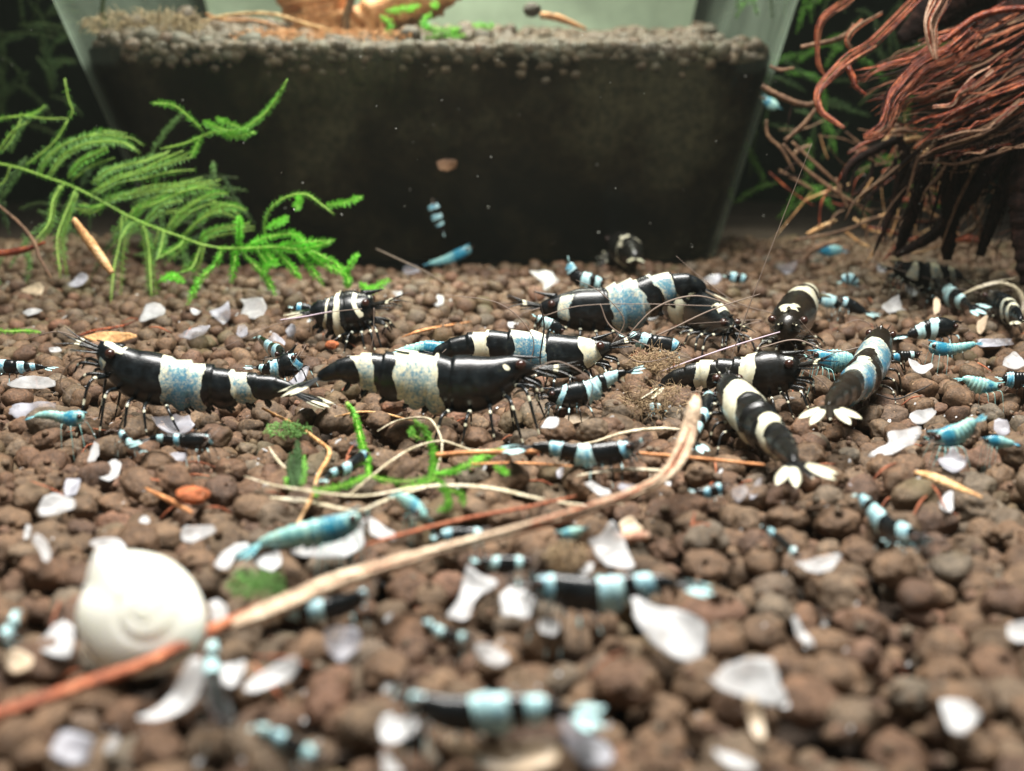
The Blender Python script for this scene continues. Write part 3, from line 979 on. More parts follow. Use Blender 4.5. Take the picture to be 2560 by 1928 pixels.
young('tiny banded shrimp tucked under the head of the broad-banded big shrimp', [(1405, 832, 10), (1395, 824, 15), (1380, 814, 15), (1364, 806, 14), (1350, 797, 10), (1342, 792, 6)], [(2.4, 3.5, 0, .15), (4.0, 4.8, 0, .15)], 27, Y=13.7)
young('juvenile banded shrimp with raised tail in front of the collared shrimp\'s head', [(1365, 992, 10), (1388, 990, 22), (1415, 992, 32), (1448, 986, 34), (1480, 974, 27), (1512, 952, 20), (1542, 938, 13), (1568, 930, 7)], [(1.3, 1.9, -0.2, .3), (3.6, 4.6, -.1, .3), (5.0, 5.9, -.1, .3)], 28, nr=90, ns=24, legs=5, fan=.2)
young('banded young shrimp facing right on the orange twig, in front of the black-wedge shrimp', [(1590, 1112, 7), (1572, 1120, 20), (1540, 1132, 31), (1500, 1138, 32), (1462, 1138, 30), (1425, 1130, 24), (1390, 1122, 19), (1355, 1118, 14), (1325, 1116, 8)], [(1.0, 1.6, .0, .5), (3.5, 4.6, -.15, .35), (5.6, 6.5, 0, .5)], 29, nr=90, ns=24, legs=5, fan=.26, fandir=(-1, -.1, 0))
young('young shrimp with bright blue-white bars lying between the collared and cream-collar shrimps', [(1700, 878, 8), (1684, 866, 18), (1660, 862, 22), (1630, 858, 22), (1604, 850, 20), (1582, 844, 15), (1566, 840, 8)], [(0.8, 1.3, 0, .6), (3.6, 4.4, .2, .3), (5.0, 5.6, .2, .1)], 30, Y=12.8)
young('young shrimp climbing upright beside the bent dry stem', [(1770, 985, 8), (1772, 998, 20), (1766, 1020, 24), (1754, 1044, 20), (1746, 1066, 15), (1738, 1088, 11), (1734, 1104, 6)], [(0.7, 1.3, 0, .7), (2.7, 3.4, 0, .4), (4.0, 4.7, 0, .2)], 31, Y=[11.2, 10.4, 9.9], lat=.85, fandir=(-.2, -.9, -.3), fan=.18, fanspread=.5)
young('tiny striped shrimp curled beneath the white-ringed shrimp\'s tail fan', [(1618, 1026, 6), (1626, 1022, 13), (1638, 1020, 14), (1650, 1020, 11), (1660, 1024, 6)], [(0.8, 1.7), (2.3, 3.0)], 32, Y=10.7)
young('tiny dark blue shrimp among grey flakes below the spread cream tail fan', [(1812, 1222, 8), (1800, 1222, 15), (1784, 1228, 17), (1766, 1232, 13), (1748, 1230, 8), (1738, 1228, 5)], [(0.8, 1.3, 0, .7), (2.5, 3.4, 0, .7)], 33)
young('banded young shrimp heading down to the right on bare gravel at right', [(2312, 1352, 8), (2290, 1346, 20), (2258, 1336, 30), (2225, 1324, 32), (2198, 1300, 29), (2178, 1275, 24), (2160, 1255, 18), (2150, 1240, 9)], [(1.2, 1.9, -.2, .3), (3.55, 4.7, 0, .35), (5.4, 6.4, 0, .5)], 34, nr=90, ns=24, legs=5, Y=[8.1, 8.8])
young('thin small shrimp beside the bright white curved flake on the right', [(1998, 1392, 6), (1984, 1382, 12), (1968, 1366, 14), (1948, 1348, 13), (1932, 1334, 11), (1920, 1324, 8), (1910, 1316, 5)], [(0.7, 1.3, 0, .3), (3.6, 4.6, 0, .5)], 35, Y=[7.6, 8.2])
young('half-grown banded shrimp facing left, right of centre in front of the brown moss ball', [(1322, 1462, 8), (1345, 1462, 24), (1380, 1470, 38), (1425, 1482, 46), (1475, 1487, 48), (1525, 1483, 46), (1570, 1470, 38), (1615, 1463, 32), (1658, 1457, 20), (1695, 1457, 11)], [(1.1, 2.1, 0.2, .55), (4.4, 5.9, .05, .3), (6.6, 7.6, .1, .5)], 36, nr=110, ns=28, legs=5, fan=.22, fandir=(1, -.1, -.1))
young('small banded shrimp just under the long dry stem, left of the half-grown one', [(1330, 1404, 8), (1312, 1408, 17), (1290, 1412, 24), (1262, 1412, 25), (1238, 1410, 20), (1215, 1406, 12), (1200, 1402, 6)], [(1.2, 2.0, .2, .1), (3.8, 4.6, .2, .1)], 37)
young('small banded shrimp half hidden above the long dry stem', [(1212, 1338, 12), (1195, 1338, 19), (1165, 1340, 22), (1135, 1338, 20), (1112, 1338, 15), (1095, 1340, 8)], [(0.4, 1.2, 0, .05), (3.2, 4.3, 0, .5)], 38)
young('tiny shrimp with three pale rings clinging below the two-horned flake', [(1178, 1600, 7), (1165, 1598, 15), (1148, 1598, 18), (1125, 1592, 17), (1102, 1582, 16), (1082, 1568, 13), (1072, 1556, 7)], [(0.9, 1.7, 0, .25), (3.6, 4.6, 0, .25), (5.0, 5.8, 0, .1)], 39, Y=[6.3, 6.5])
young('blurred banded shrimp in the near foreground centre, sea-green bands and round white tail tip', [(1010, 1742, 8), (1030, 1748, 22), (1065, 1764, 34), (1110, 1782, 46), (1160, 1788, 52), (1210, 1782, 52), (1265, 1780, 50), (1310, 1776, 42), (1355, 1774, 36), (1400, 1778, 22), (1440, 1785, 13)], [(0.6, 1.6, 0, .3), (4.5, 6.2, 0, .35), (7.1, 8.2, 0, .35)], 40, nr=110, ns=28, legs=5, fan=.16, fandir=(1, -.1, -.05), fantip=.8, fanspread=.5)
young('blurred small shrimp at the bottom left with three pale blobs, heading down right', [(800, 1905, 16), (785, 1895, 26), (755, 1878, 26), (730, 1862, 25), (705, 1850, 25), (680, 1838, 20), (660, 1828, 18), (645, 1820, 8)], [(0.6, 1.6, 0, .3), (3.4, 4.6, 0, .4), (5.3, 6.6, 0, .1)], 41, Y=[4.55, 4.8], fan=.06)
young('blurred small shrimp upright near the white snail shell, two pale rings near its tail', [(562, 1815, 10), (556, 1790, 26), (545, 1755, 30), (535, 1715, 27), (530, 1680, 24), (529, 1650, 20), (531, 1622, 18), (533, 1605, 8)], [(3.5, 4.6, 0, .3), (5.5, 6.5, 0, .2)], 42, Y=[5.0, 5.6], lat=.85, fan=.05)
young('small banded shrimp hugging the underside of the red root end', [(925, 1480, 10), (905, 1490, 20), (875, 1508, 27), (840, 1520, 30), (800, 1526, 28), (765, 1528, 25), (735, 1528, 22), (710, 1526, 12), (695, 1526, 6)], [(0.3, 0.9, 0, .4), (3.7, 4.8, 0, .35), (5.5, 6.5, 0, .35)], 43, fan=.1)
young('pale-banded small shrimp at the left edge behind the big white snail shell', [(-5, 1600, 10), (8, 1595, 20), (22, 1580, 22), (32, 1560, 20), (38, 1542, 16), (40, 1530, 8)], [(0.5, 1.9, 0, .3), (2.6, 4.2, 0, .1)], 44, Y=[6.2, 6.6])
young('small shrimp with bright blue bars left of the white-ringed stocky shrimp', [(812, 790, 8), (795, 784, 16), (778, 778, 16), (760, 772, 15), (745, 770, 13), (735, 768, 7)], [(0.7, 1.6, 0, .7), (3.4, 4.3, 0, .7)], 45, Y=15.3)
young('young shrimp behind the broad-banded big shrimp with two round pale rings', [(1510, 712, 10), (1495, 708, 16), (1476, 704, 20), (1456, 698, 20), (1440, 690, 16), (1428, 672, 13), (1424, 656, 9)], [(0.6, 1.5, 0, .2), (2.1, 3.2, 0, .2), (4.7, 6, 0, .5)], 46, Y=17)
young('tiny blue-barred shrimp right of the cream-collar shrimp, far back', [(1868, 700, 7), (1856, 697, 12), (1842, 695, 13), (1828, 692, 12), (1816, 690, 7)], [(0.6, 1.3), (2.2, 3.2)], 47)
young('tiny shrimp with white upright stripes far back, halfway to the dark roots', [(2142, 715, 7), (2136, 705, 12), (2126, 698, 15), (2114, 698, 14), (2104, 702, 8)], [(0.7, 1.3), (1.9, 2.5), (3.0, 3.6)], 48)
young('small shrimp with cream rings right of the head-on shrimp', [(2100, 765, 8), (2088, 758, 15), (2070, 752, 17), (2055, 748, 13), (2045, 745, 7)], [(1.3, 3.2, 0, .3)], 49)
young('small shrimp with fanned white tail, beyond the three-coloured gravel right of the head-on shrimp', [(2098, 752, 8), (2112, 756, 14), (2130, 764, 15), (2148, 774, 12), (2162, 780, 7)], [(0.5, 1.2, 0, .3)], 50, fan=.28, fandir=(.9, -.4, -.1), fanspread=.4, Y=16.4)
young('banded young shrimp facing right in mid-distance, wide mid band, tail of white dots', [(2392, 822, 8), (2376, 820, 20), (2356, 820, 27), (2332, 822, 27), (2310, 826, 22), (2288, 832, 15), (2268, 838, 8)], [(2.7, 3.5, .1, .1), (4.1, 4.9, .1, .1)], 51, fan=.26, fandir=(-1, -.2, -.05), ns=24)
young('small shrimp with blue head bar facing right above the pink-grey flake', [(2298, 888, 6), (2284, 888, 10), (2268, 890, 13), (2250, 892, 15), (2236, 894, 11), (2226, 894, 6)], [(1.0, 1.6, 0, .2), (3.2, 4.4, 0, .9)], 52)
young('small banded shrimp cut by the right edge of the picture', [(2590, 952, 18), (2560, 950, 20), (2540, 950, 20), (2520, 948, 18), (2506, 946, 9)], [(2.4, 3.4, 0, .7)], 53)
young('black shrimp with white rings heading down right below the far ringed shrimp', [(2340, 702, 10), (2350, 714, 20), (2364, 732, 28), (2382, 744, 26), (2400, 752, 20), (2415, 760, 13), (2425, 766, 7)], [(2.55, 3.2, 0, .25), (4.0, 4.6, 0, .25)], 54, nr=70, ns=22, Y=[16.6, 15.9], fan=.3, fandir=(.8, -.6, -.1), fanspread=.45, fantip=.6)
young('faint grey-ringed young shrimp clinging upright to the pot wall', [(1080, 505, 8), (1083, 516, 15), (1088, 530, 15), (1093, 543, 14), (1098, 556, 12), (1104, 570, 8), (1108, 580, 4)], [(0.6, 1.5), (2.4, 3.3), (4.0, 4.6)], 55, Y=22.3, legs=0)


def bluey(label, pts, seed, **k):
    kw = dict(group=GB, nr=60, ns=18, legs=3, kind='blue', blue=0.55, eye=0.042, antlen=.8)
    kw.update(k)
    return shrimp('blue_shrimp', label, pts, seed=seed, **kw)


bluey('small sky blue shrimp by a white flake under the left shrimp\'s front legs', [(212, 1048, 10), (200, 1046, 19), (178, 1048, 22), (155, 1044, 15), (130, 1038, 12), (105, 1038, 9), (85, 1042, 5)], 61)
bluey('turquoise shrimp lying behind the back of the black-wedge shrimp', [(1110, 872, 12), (1090, 871, 18), (1065, 870, 19), (1040, 872, 15), (1012, 876, 10), (990, 880, 6)], 62, blue=.6, Y=11.6)
bluey('teal shrimp lifted off the gravel against the foot of the pot', [(1178, 622, 8), (1165, 628, 13), (1145, 638, 15), (1120, 648, 12), (1095, 655, 9), (1070, 660, 5)], 63, blue=.75, Y=22.2, legs=0)
bluey('largest blue shrimp, striped turquoise body lying on a white flake in the left foreground', [(905, 1292, 8), (888, 1300, 22), (860, 1314, 32), (825, 1326, 36), (785, 1332, 34), (748, 1338, 30), (712, 1344, 24), (675, 1352, 17), (645, 1360, 10)], 64, nr=110, ns=28, legs=5, blue=.50, fan=.2, fandir=(-.8, -.5, -.3))
bluey('greenish-blue shrimp facing down right beneath the pale blades', [(1062, 1290, 14), (1050, 1280, 22), (1034, 1266, 24), (1016, 1254, 20), (1000, 1245, 14), (988, 1240, 7)], 65, blue=.42, Y=[8.3, 8.8])
bluey('grey-blue shrimp left of the brownish-black shrimp walking away', [(2032, 892, 8), (2045, 892, 18), (2068, 900, 27), (2095, 902, 28), (2118, 900, 22), (2135, 896, 12)], 66, blue=.72, legs=5)
bluey('slender teal shrimp with a pinkish white tail near the right side', [(2322, 868, 8), (2335, 870, 17), (2358, 874, 18), (2385, 872, 14), (2415, 866, 11), (2440, 860, 7)], 67, blue=.7)
bluey('light blue shrimp with raised white tail near the right edge', [(2502, 968, 6), (2485, 968, 13), (2462, 966, 20), (2440, 960, 19), (2420, 950, 12), (2404, 948, 6)], 68, blue=.38)
bluey('turquoise shrimp with its tail raised to the upper right, on the right-hand gravel', [(2336, 1098, 10), (2350, 1096, 22), (2375, 1092, 30), (2402, 1080, 25), (2425, 1062, 19), (2440, 1052, 11)], 69, blue=.62, legs=5)
bluey('small dark teal shrimp below a grey flake near the right edge', [(2462, 1105, 6), (2475, 1103, 14), (2495, 1105, 16), (2515, 1108, 12), (2535, 1110, 7)], 70, blue=.75)
bluey('dark teal young shrimp at the back under the brown root tangle', [(2042, 620, 8), (2054, 624, 14), (2072, 626, 15), (2092, 626, 12), (2108, 628, 6)], 71, blue=.9)
bluey('pale blue shrimp half hidden under the long dry stem', [(1400, 1340, 8), (1412, 1338, 15), (1430, 1334, 17), (1448, 1328, 12), (1460, 1322, 6)], 72, blue=.45)
bluey('blue speck of a shrimp perched on a root beside the pot\'s right wall', [(1908, 248, 6), (1918, 254, 12), (1932, 262, 13), (1945, 268, 8)], 73, Y=22, blue=.5, legs=0)
# ---------------------------------------------------------------- white flakes
def smooth_outline(pp, n=30, jag=0.0, rg=RNG):
    A = np.array(pp, dtype=float)
    out = []
    m = len(A)
    per = max(2, n // m)
    for i in range(m):
        a, b = A[i], A[(i + 1) % m]
        for k in range(per):
            t = k / per
            out.append(a + (b - a) * t)
    out = np.array(out)
    out = 0.5 * out + 0.25 * (np.roll(out, 1, 0) + np.roll(out, -1, 0))
    if jag:
        c = out.mean(0)
        for i in range(len(out)):
            out[i] = c + (out[i] - c) * (1 + rg.uniform(-jag, jag))
    return out


def flake(label, outline, material='flake', tilt=None, seed=0, bowl=0.30, jag=0.05, name='white_flake', cat='flake', group='white flakes strewn over the gravel', Y=None, thick=0.014, lift=0.02):
    """outline in picture pixels, laid out on a plane that rests on the gravel, tilted back from the viewer"""
    rg = random.Random(seed + 99)
    O = smooth_outline(outline, 32, jag, rg)
    cx, cy = O.mean(0); yb = O[:, 1].max(); yt = O[:, 1].min()
    w = O[:, 0].max() - O[:, 0].min(); h = yb - yt
    if Y is None:
        g = G(cx, yb - 0.2 * h)
        z = max(TOP(g.x, g.y), -0.05) + lift
        g = G(cx, yb - 0.1 * h, z)
    else:
        g = P(cx, yb, Y)
    el = math.degrees(math.atan2(H - g.z, g.y))
    if tilt is None: tilt = rg.uniform(22, 48)          # how far the plate leans towards the viewer from flat
    az = rg.uniform(-0.45, 0.45)
    t = math.radians(tilt)
    n = Vector((math.sin(az) * math.sin(t), -math.cos(az) * math.sin(t), math.cos(t)))
    pts = []
    for q in O:
        d = ray(*q)
        s = (g - EYE).dot(n) / d.dot(n)
        pts.append(EYE + d * s)
    c = sum(pts, Vector()) / len(pts)
    R = max((p - c).length for p in pts)
    rings = 5
    v = []; m = len(pts)
    off = Vector((seed * 3.3, 1.7, seed))
    ax = rg.uniform(0, 3.14)
    e1 = n.orthogonal().normalized(); e2 = n.cross(e1)
    dirv = e1 * math.cos(ax) + e2 * math.sin(ax)

    def dis(p):
        r2 = ((p - c).length / R)
        cyl = ((p - c).dot(dirv) / R)
        return n * R * (bowl * (cyl * cyl) * 1.3 + 0.10 * mnoise.noise((p - c) / R * 1.6 + off) + 0.03 * mnoise.noise((p - c) / R * 6 + off))
    top = [c + dis(c)]
    for k in range(1, rings + 1):
        for p in pts:
            q = c + (p - c) * (k / rings)
            top.append(q + dis(q))
    nn = len(top)
    bot = [p - n * (thick * (1.0 if i < nn - m else 0.35)) for i, p in enumerate(top)]
    v = top + bot
    f = []
    for b0, flip in ((0, False), (nn, True)):
        for j in range(m):
            tri = (b0, b0 + 1 + j, b0 + 1 + (j + 1) % m)
            f.append(tri[::-1] if flip else tri)
        for k in range(rings - 1):
            for j in range(m):
                j2 = (j + 1) % m
                qd = (b0 + 1 + k * m + j, b0 + 1 + (k + 1) * m + j, b0 + 1 + (k + 1) * m + j2, b0 + 1 + k * m + j2)
                f.append(qd[::-1] if flip else qd)
    o = 1 + (rings - 1) * m
    for j in range(m):
        j2 = (j + 1) % m
        f.append((o + j, nn + o + j, nn + o + j2, o + j2))
    ob = mesh(name, v, f, M[material], None, c)
    tag(ob, label, cat, group)
    return ob


def blob(cx, cy, w, h, rot=0, k=7, seed=0):
    rg = random.Random(seed * 7 + 3)
    ph = rg.uniform(0, 6)
    c, s = math.cos(math.radians(rot)), math.sin(math.radians(rot))
    out = []
    for i in range(k):
        a = 2 * math.pi * (i + rg.uniform(-.3, .3)) / k
        q = rg.uniform(0.72, 1.12)
        x, y = w / 2 * math.cos(a) * q, h / 2 * math.sin(a) * q
        out.append((cx + x * c - y * s, cy + x * s + y * c))
    return out


# (label, cx, cy, w, h, rot, material) or (label, outline, material)
FL = [
    ('cream oval flake on the gravel at far left below the moss', 85, 727, 62, 30, -12, 'flake_cream'),
    ('cream-grey forked flake below the tan stick', 195, 705, 64, 26, -30, 'flake_grey'),
    ('thin white sliver left, just above the green moss tip', 80, 781, 52, 18, -12, 'flake'),
    ('white crumpled flake touching the moss tips left of the triangular one', [(345, 800), (370, 770), (400, 765), (414, 772), (412, 798), (385, 803), (355, 808)], 'flake'),
    ('small white flake between the crumpled and triangular ones', 490, 782, 34, 20, 10, 'flake'),
    ('grey triangular flake pointing down, under the moss', [(522, 780), (575, 760), (577, 790), (560, 815), (540, 800)], 'flake_grey'),
    ('large white angular flake under the drooping moss tips', [(600, 748), (655, 745), (672, 770), (655, 800), (625, 798), (602, 790), (612, 765)], 'flake'),
    ('smooth curved grey flake behind the left shrimp\'s back', [(445, 846), (475, 825), (505, 812), (528, 814), (516, 840), (480, 848)], 'flake_grey'),
    ('small upright pale flake left of the purple feeler', 607, 828, 30, 38, 20, 'flake_grey'),
    ('small pale flake under the stocky ringed shrimp\'s tail', 730, 828, 28, 40, 15, 'flake_grey'),
    ('long white flake left of the large side-view shrimp\'s head', [(15, 965), (40, 945), (85, 940), (135, 950), (140, 965), (100, 972), (40, 975)], 'flake'),
    ('big pale grey flake behind the small sky blue shrimp', [(25, 1040), (40, 1020), (135, 1000), (142, 1030), (120, 1050), (60, 1055)], 'flake_grey'),
    ('torn grey leaf-like flake under the left shrimp\'s belly', [(375, 1050), (400, 1075), (415, 1088), (470, 1085), (480, 1073), (492, 1066), (478, 1055), (477, 1035), (460, 1045), (440, 1032), (420, 1040)], 'flake_grey'),
    ('upright curved white flake below the left shrimp\'s feet', [(236, 1105), (247, 1110), (248, 1140), (240, 1156), (212, 1160), (225, 1135)], 'flake'),
    ('squarish white flake in the left, below the upright curved one', [(255, 1160), (285, 1148), (306, 1165), (296, 1190), (270, 1203), (240, 1198)], 'flake'),
    ('bright white lumpy flake on the left gravel', [(92, 1272), (110, 1245), (150, 1235), (195, 1255), (180, 1278), (130, 1290), (100, 1293)], 'flake'),
    ('grey translucent flake just above the bright lumpy one', 182, 1218, 46, 56, 20, 'flake_grey'),
    ('small white chip next to the brick-red pellet', [(480, 1265), (500, 1255), (520, 1253), (515, 1262), (492, 1272)], 'flake'),
    ('dull grey flake right of the tiny striped tail', 445, 1142, 60, 22, 5, 'flake_grey'),
    ('pale flake behind the small banded pair right of the large shrimp\'s back', 690, 852, 56, 30, 25, 'flake_grey'),
    ('curled grey-white flake between the two side-view shrimps\' tails', [(700, 965), (725, 955), (750, 930), (775, 920), (765, 945), (740, 970), (715, 978)], 'flake_grey'),
    ('white flake over the red thread by the left shrimp\'s head', 140, 876, 40, 16, -5, 'flake'),
    ('bent grey flake on the far left gravel above the snail shell', [(78, 1352), (95, 1340), (120, 1355), (128, 1385), (122, 1412), (108, 1405), (100, 1380)], 'flake'),
    ('thin grey roof-shaped flake above the snail shell', [(220, 1360), (240, 1350), (295, 1346), (318, 1368), (310, 1380), (260, 1378)], 'flake'),
    ('white angular flake above right of the snail shell', [(450, 1330), (462, 1318), (535, 1312), (543, 1330), (510, 1345), (480, 1362), (455, 1352)], 'flake'),
    ('narrow white sliver at the far left above the snail shell', 68, 1328, 18, 46, 20, 'flake'),
    ('little white chip left of centre above the angular flake', 362, 1302, 30, 24, -35, 'flake'),
    ('white curled flake left of the pile under the blue shrimp', [(535, 1415), (550, 1385), (590, 1362), (625, 1365), (620, 1378), (590, 1390), (570, 1430), (550, 1432)], 'flake'),
    ('pinkish white flake under the largest blue shrimp\'s tail fan', [(625, 1390), (660, 1385), (700, 1380), (705, 1410), (680, 1432), (650, 1425)], 'flake'),
    ('small white oval flake right of the snail shell', [(528, 1510), (545, 1497), (568, 1515), (572, 1555), (550, 1570), (528, 1550)], 'flake'),
    ('grey-white flake with bright lower edge left of the snail shell', [(95, 1610), (130, 1570), (165, 1560), (188, 1575), (178, 1640), (150, 1650), (110, 1640)], 'flake'),
    ('glowing peach-white flake at the left edge', 52, 1655, 84, 68, 10, 'flake_cream'),
    ('large white horn-shaped flake leaning beside the upright small shrimp', [(345, 1812), (380, 1790), (430, 1730), (470, 1665), (510, 1660), (518, 1700), (495, 1750), (440, 1790), (380, 1818)], 'flake'),
    ('pale flake right of the upright small shrimp', [(545, 1665), (615, 1655), (610, 1690), (580, 1720), (550, 1710)], 'flake'),
    ('oblong white-and-clear flake right of the upright small shrimp', [(600, 1735), (640, 1690), (690, 1660), (740, 1645), (752, 1665), (730, 1700), (680, 1715), (630, 1742)], 'flake'),
    ('round blurred grey flake in the bottom left corner', blob(182, 1876, 120, 100, 0, 9, 3), 'flake_grey'),
    ('large grey-white flake below the small shrimp on the red root', [(810, 1580), (840, 1570), (900, 1575), (905, 1610), (880, 1640), (855, 1665), (825, 1640), (812, 1610)], 'flake_grey'),
    ('wide white flake under the largest blue shrimp\'s head', [(728, 1365), (800, 1355), (905, 1290), (915, 1310), (910, 1360), (880, 1385), (850, 1405), (800, 1400), (735, 1388)], 'flake'),
    ('white triangular flake pointing right beside the largest blue shrimp', [(918, 1285), (935, 1300), (995, 1340), (990, 1350), (945, 1348), (922, 1335)], 'flake'),
    ('two-horned white flake above the tiny three-ringed shrimp', [(1143, 1510), (1160, 1450), (1170, 1420), (1200, 1450), (1240, 1455), (1245, 1470), (1215, 1475), (1180, 1500), (1178, 1560), (1160, 1580), (1120, 1565), (1118, 1540)], 'flake'),
    ('knobbly white flake left of the half-grown banded shrimp', [(1250, 1500), (1275, 1470), (1300, 1465), (1345, 1500), (1340, 1530), (1320, 1555), (1290, 1540), (1258, 1545)], 'flake'),
    ('lumpy pinkish flake under the half-grown shrimp\'s head', blob(1370, 1565, 64, 58, 20, 7, 5), 'flake'),
    ('flat grey-white flake lying among pellets in the lower middle', [(1190, 1615), (1230, 1610), (1265, 1635), (1275, 1660), (1245, 1672), (1205, 1650), (1185, 1635)], 'flake'),
    ('tall crumpled white flake right of the brown moss ball', [(1470, 1350), (1500, 1345), (1535, 1305), (1555, 1340), (1570, 1370), (1580, 1400), (1590, 1430), (1555, 1435), (1500, 1410), (1480, 1370)], 'flake'),
    ('pale wedge of flake at the foot of the crumpled one', [(1445, 1435), (1470, 1405), (1485, 1410), (1480, 1430), (1455, 1442)], 'flake'),
    ('translucent peach-grey flake behind the crumpled white one', [(1545, 1310), (1580, 1293), (1608, 1320), (1600, 1335), (1560, 1335)], 'flake_cream'),
    ('largest white flake, a cupped leaf shape right of centre', [(1578, 1492), (1600, 1498), (1640, 1520), (1690, 1525), (1745, 1550), (1768, 1590), (1762, 1650), (1745, 1672), (1700, 1660), (1650, 1630), (1600, 1590), (1580, 1540)], 'flake'),
    ('heart-shaped white flake in front of the foreground shrimp\'s head', [(950, 1800), (975, 1785), (990, 1800), (1030, 1790), (1052, 1805), (1030, 1840), (980, 1870), (950, 1850)], 'flake'),
    ('sprawling cream-white flake at the bottom centre', [(1105, 1850), (1140, 1840), (1180, 1865), (1240, 1875), (1300, 1855), (1370, 1845), (1408, 1870), (1400, 1910), (1350, 1940), (1230, 1940), (1180, 1905), (1140, 1890)], 'flake_cream'),
    ('soft grey-white flake under the foreground shrimp\'s round tail tip', [(1385, 1795), (1420, 1790), (1450, 1830), (1510, 1850), (1535, 1890), (1520, 1920), (1470, 1925), (1410, 1860)], 'flake_grey'),
    ('pale flake cut by the bottom edge, left of the sprawling one', [(955, 1880), (975, 1890), (1010, 1935), (960, 1940)], 'flake'),
    ('white hat-shaped flake over a pale strip on the right', [(1765, 1695), (1785, 1700), (1795, 1670), (1850, 1652), (1925, 1660), (1945, 1715), (1970, 1755), (1940, 1770), (1880, 1752), (1800, 1735)], 'flake'),
    ('dirty white strip hanging below the hat-shaped flake', [(1855, 1750), (1890, 1750), (1910, 1800), (1912, 1850), (1895, 1862), (1880, 1830), (1870, 1790)], 'flake_cream'),
    ('bright white claw-shaped flake near the thin small shrimp on the right', [(1982, 1408), (2020, 1400), (2060, 1392), (2098, 1384), (2104, 1398), (2075, 1432), (2040, 1437), (2005, 1425)], 'flake'),
    ('slim curved white sliver between pellets on the right', [(1978, 1545), (1992, 1540), (2005, 1570), (2030, 1600), (2035, 1620), (2018, 1615), (1990, 1590)], 'flake'),
    ('soft white square flake near the bottom right', [(2345, 1755), (2375, 1745), (2420, 1760), (2450, 1800), (2410, 1840), (2365, 1835)], 'flake'),
    ('white flake cut by the right edge of the picture', [(2520, 1560), (2575, 1555), (2575, 1610), (2540, 1610), (2520, 1590)], 'flake'),
    ('thin pale flake at the bottom edge right of centre', [(1780, 1875), (1830, 1885), (1880, 1905), (1895, 1930), (1840, 1925), (1800, 1900)], 'flake'),
    ('pale pointed flake right of the head-on shrimp', [(2202, 765), (2232, 745), (2245, 738), (2255, 760), (2255, 780), (2220, 786)], 'flake'),
    ('grey-white domed flake against the back, right of the long straight feeler', 1965, 672, 58, 26, -5, 'flake_grey'),
    ('faint grey flake behind the cream-collar shrimp\'s back', 1778, 702, 54, 26, -10, 'flake_grey'),
    ('upright pinkish flake under the far ringed shrimp', 2342, 770, 24, 44, 5, 'flake_cream'),
    ('slanting pale flake just under the far ringed shrimp\'s belly', 2278, 728, 26, 40, -40, 'flake_grey'),
    ('pink-grey forked flake right of the brownish-black shrimp', [(2265, 905), (2290, 905), (2305, 915), (2330, 910), (2332, 925), (2310, 935), (2285, 930)], 'flake'),
    ('smooth white flake near the right edge above the light blue shrimp', [(2510, 895), (2535, 882), (2560, 900), (2565, 915), (2530, 928), (2505, 922)], 'flake'),
    ('grey-white flake behind the slender teal shrimp\'s tail', [(2440, 850), (2500, 845), (2530, 845), (2535, 862), (2490, 868), (2450, 866)], 'flake_grey'),
    ('reddish-edged pale chip standing among far right flakes', 2452, 818, 24, 66, 20, 'flake_cream'),
    ('pale two-lobed flake right of the two cream tail lobes', [(2268, 1045), (2290, 1025), (2330, 1022), (2340, 1040), (2310, 1062), (2285, 1062)], 'flake'),
    ('white flake with a dark spot on the right-hand gravel', [(2165, 1135), (2200, 1115), (2225, 1105), (2215, 1085), (2250, 1080), (2300, 1062), (2306, 1085), (2285, 1115), (2230, 1135), (2190, 1142)], 'flake'),
    ('grey translucent flake between the two teal shrimps at right', 2505, 1075, 56, 60, 10, 'flake_grey'),
    ('grey leafy flake below the turquoise shrimp with raised tail', [(2340, 1150), (2365, 1140), (2380, 1120), (2400, 1140), (2425, 1145), (2410, 1170), (2385, 1190), (2360, 1178)], 'flake_grey'),
    ('white stub of flake under the long cream bark sliver', 2365, 1262, 42, 56, 5, 'flake'),
    ('grey round flake in the cluster below the spread cream tail fan', 1850, 1232, 42, 48, 0, 'flake_grey'),
    ('grey pointed flake at the right of that cluster', [(1872, 1235), (1890, 1205), (1905, 1195), (1902, 1220), (1890, 1245), (1875, 1250)], 'flake_grey'),
    ('small pale flake left of the long cream bark sliver', 2140, 1205, 40, 34, -20, 'flake_grey'),
    ('whitish flake on the far gravel right of the moss tips', 1028, 678, 52, 34, 10, 'flake_grey'),
    ('little white diamond flake on the far gravel', [(978, 731), (1010, 728), (1005, 740), (993, 745)], 'flake'),
    ('small upright white flake on the far gravel in the middle', [(1083, 760), (1095, 742), (1110, 742), (1108, 765), (1095, 772)], 'flake'),
    ('blurred grey-white splinters left of the broad-banded big shrimp', [(1320, 680), (1375, 685), (1400, 705), (1370, 725), (1355, 740), (1360, 710)], 'flake'),
    ('pale blob of flake left of the broad-banded shrimp\'s legs', 1283, 812, 30, 18, 0, 'flake'),
    ('pale pink pointed flake under the broad-banded shrimp\'s tail', [(1620, 800), (1645, 780), (1655, 768), (1658, 775), (1645, 795), (1620, 808)], 'flake'),
    ('white flake under the juvenile with the raised tail, left piece', 1378, 1062, 60, 32, -5, 'flake'),
    ('cream-white flake under the juvenile with the raised tail, right piece', 1440, 1048, 90, 30, -8, 'flake_cream'),
    ('thin curved grey chip under the black-wedge shrimp\'s belly', [(952, 1020), (956, 995), (970, 985), (968, 1000), (962, 1022)], 'flake'),
    ('small pale flake under the long curving dry stem, upper one', [(1460, 1215), (1480, 1205), (1520, 1225), (1530, 1240), (1500, 1240)], 'flake'),
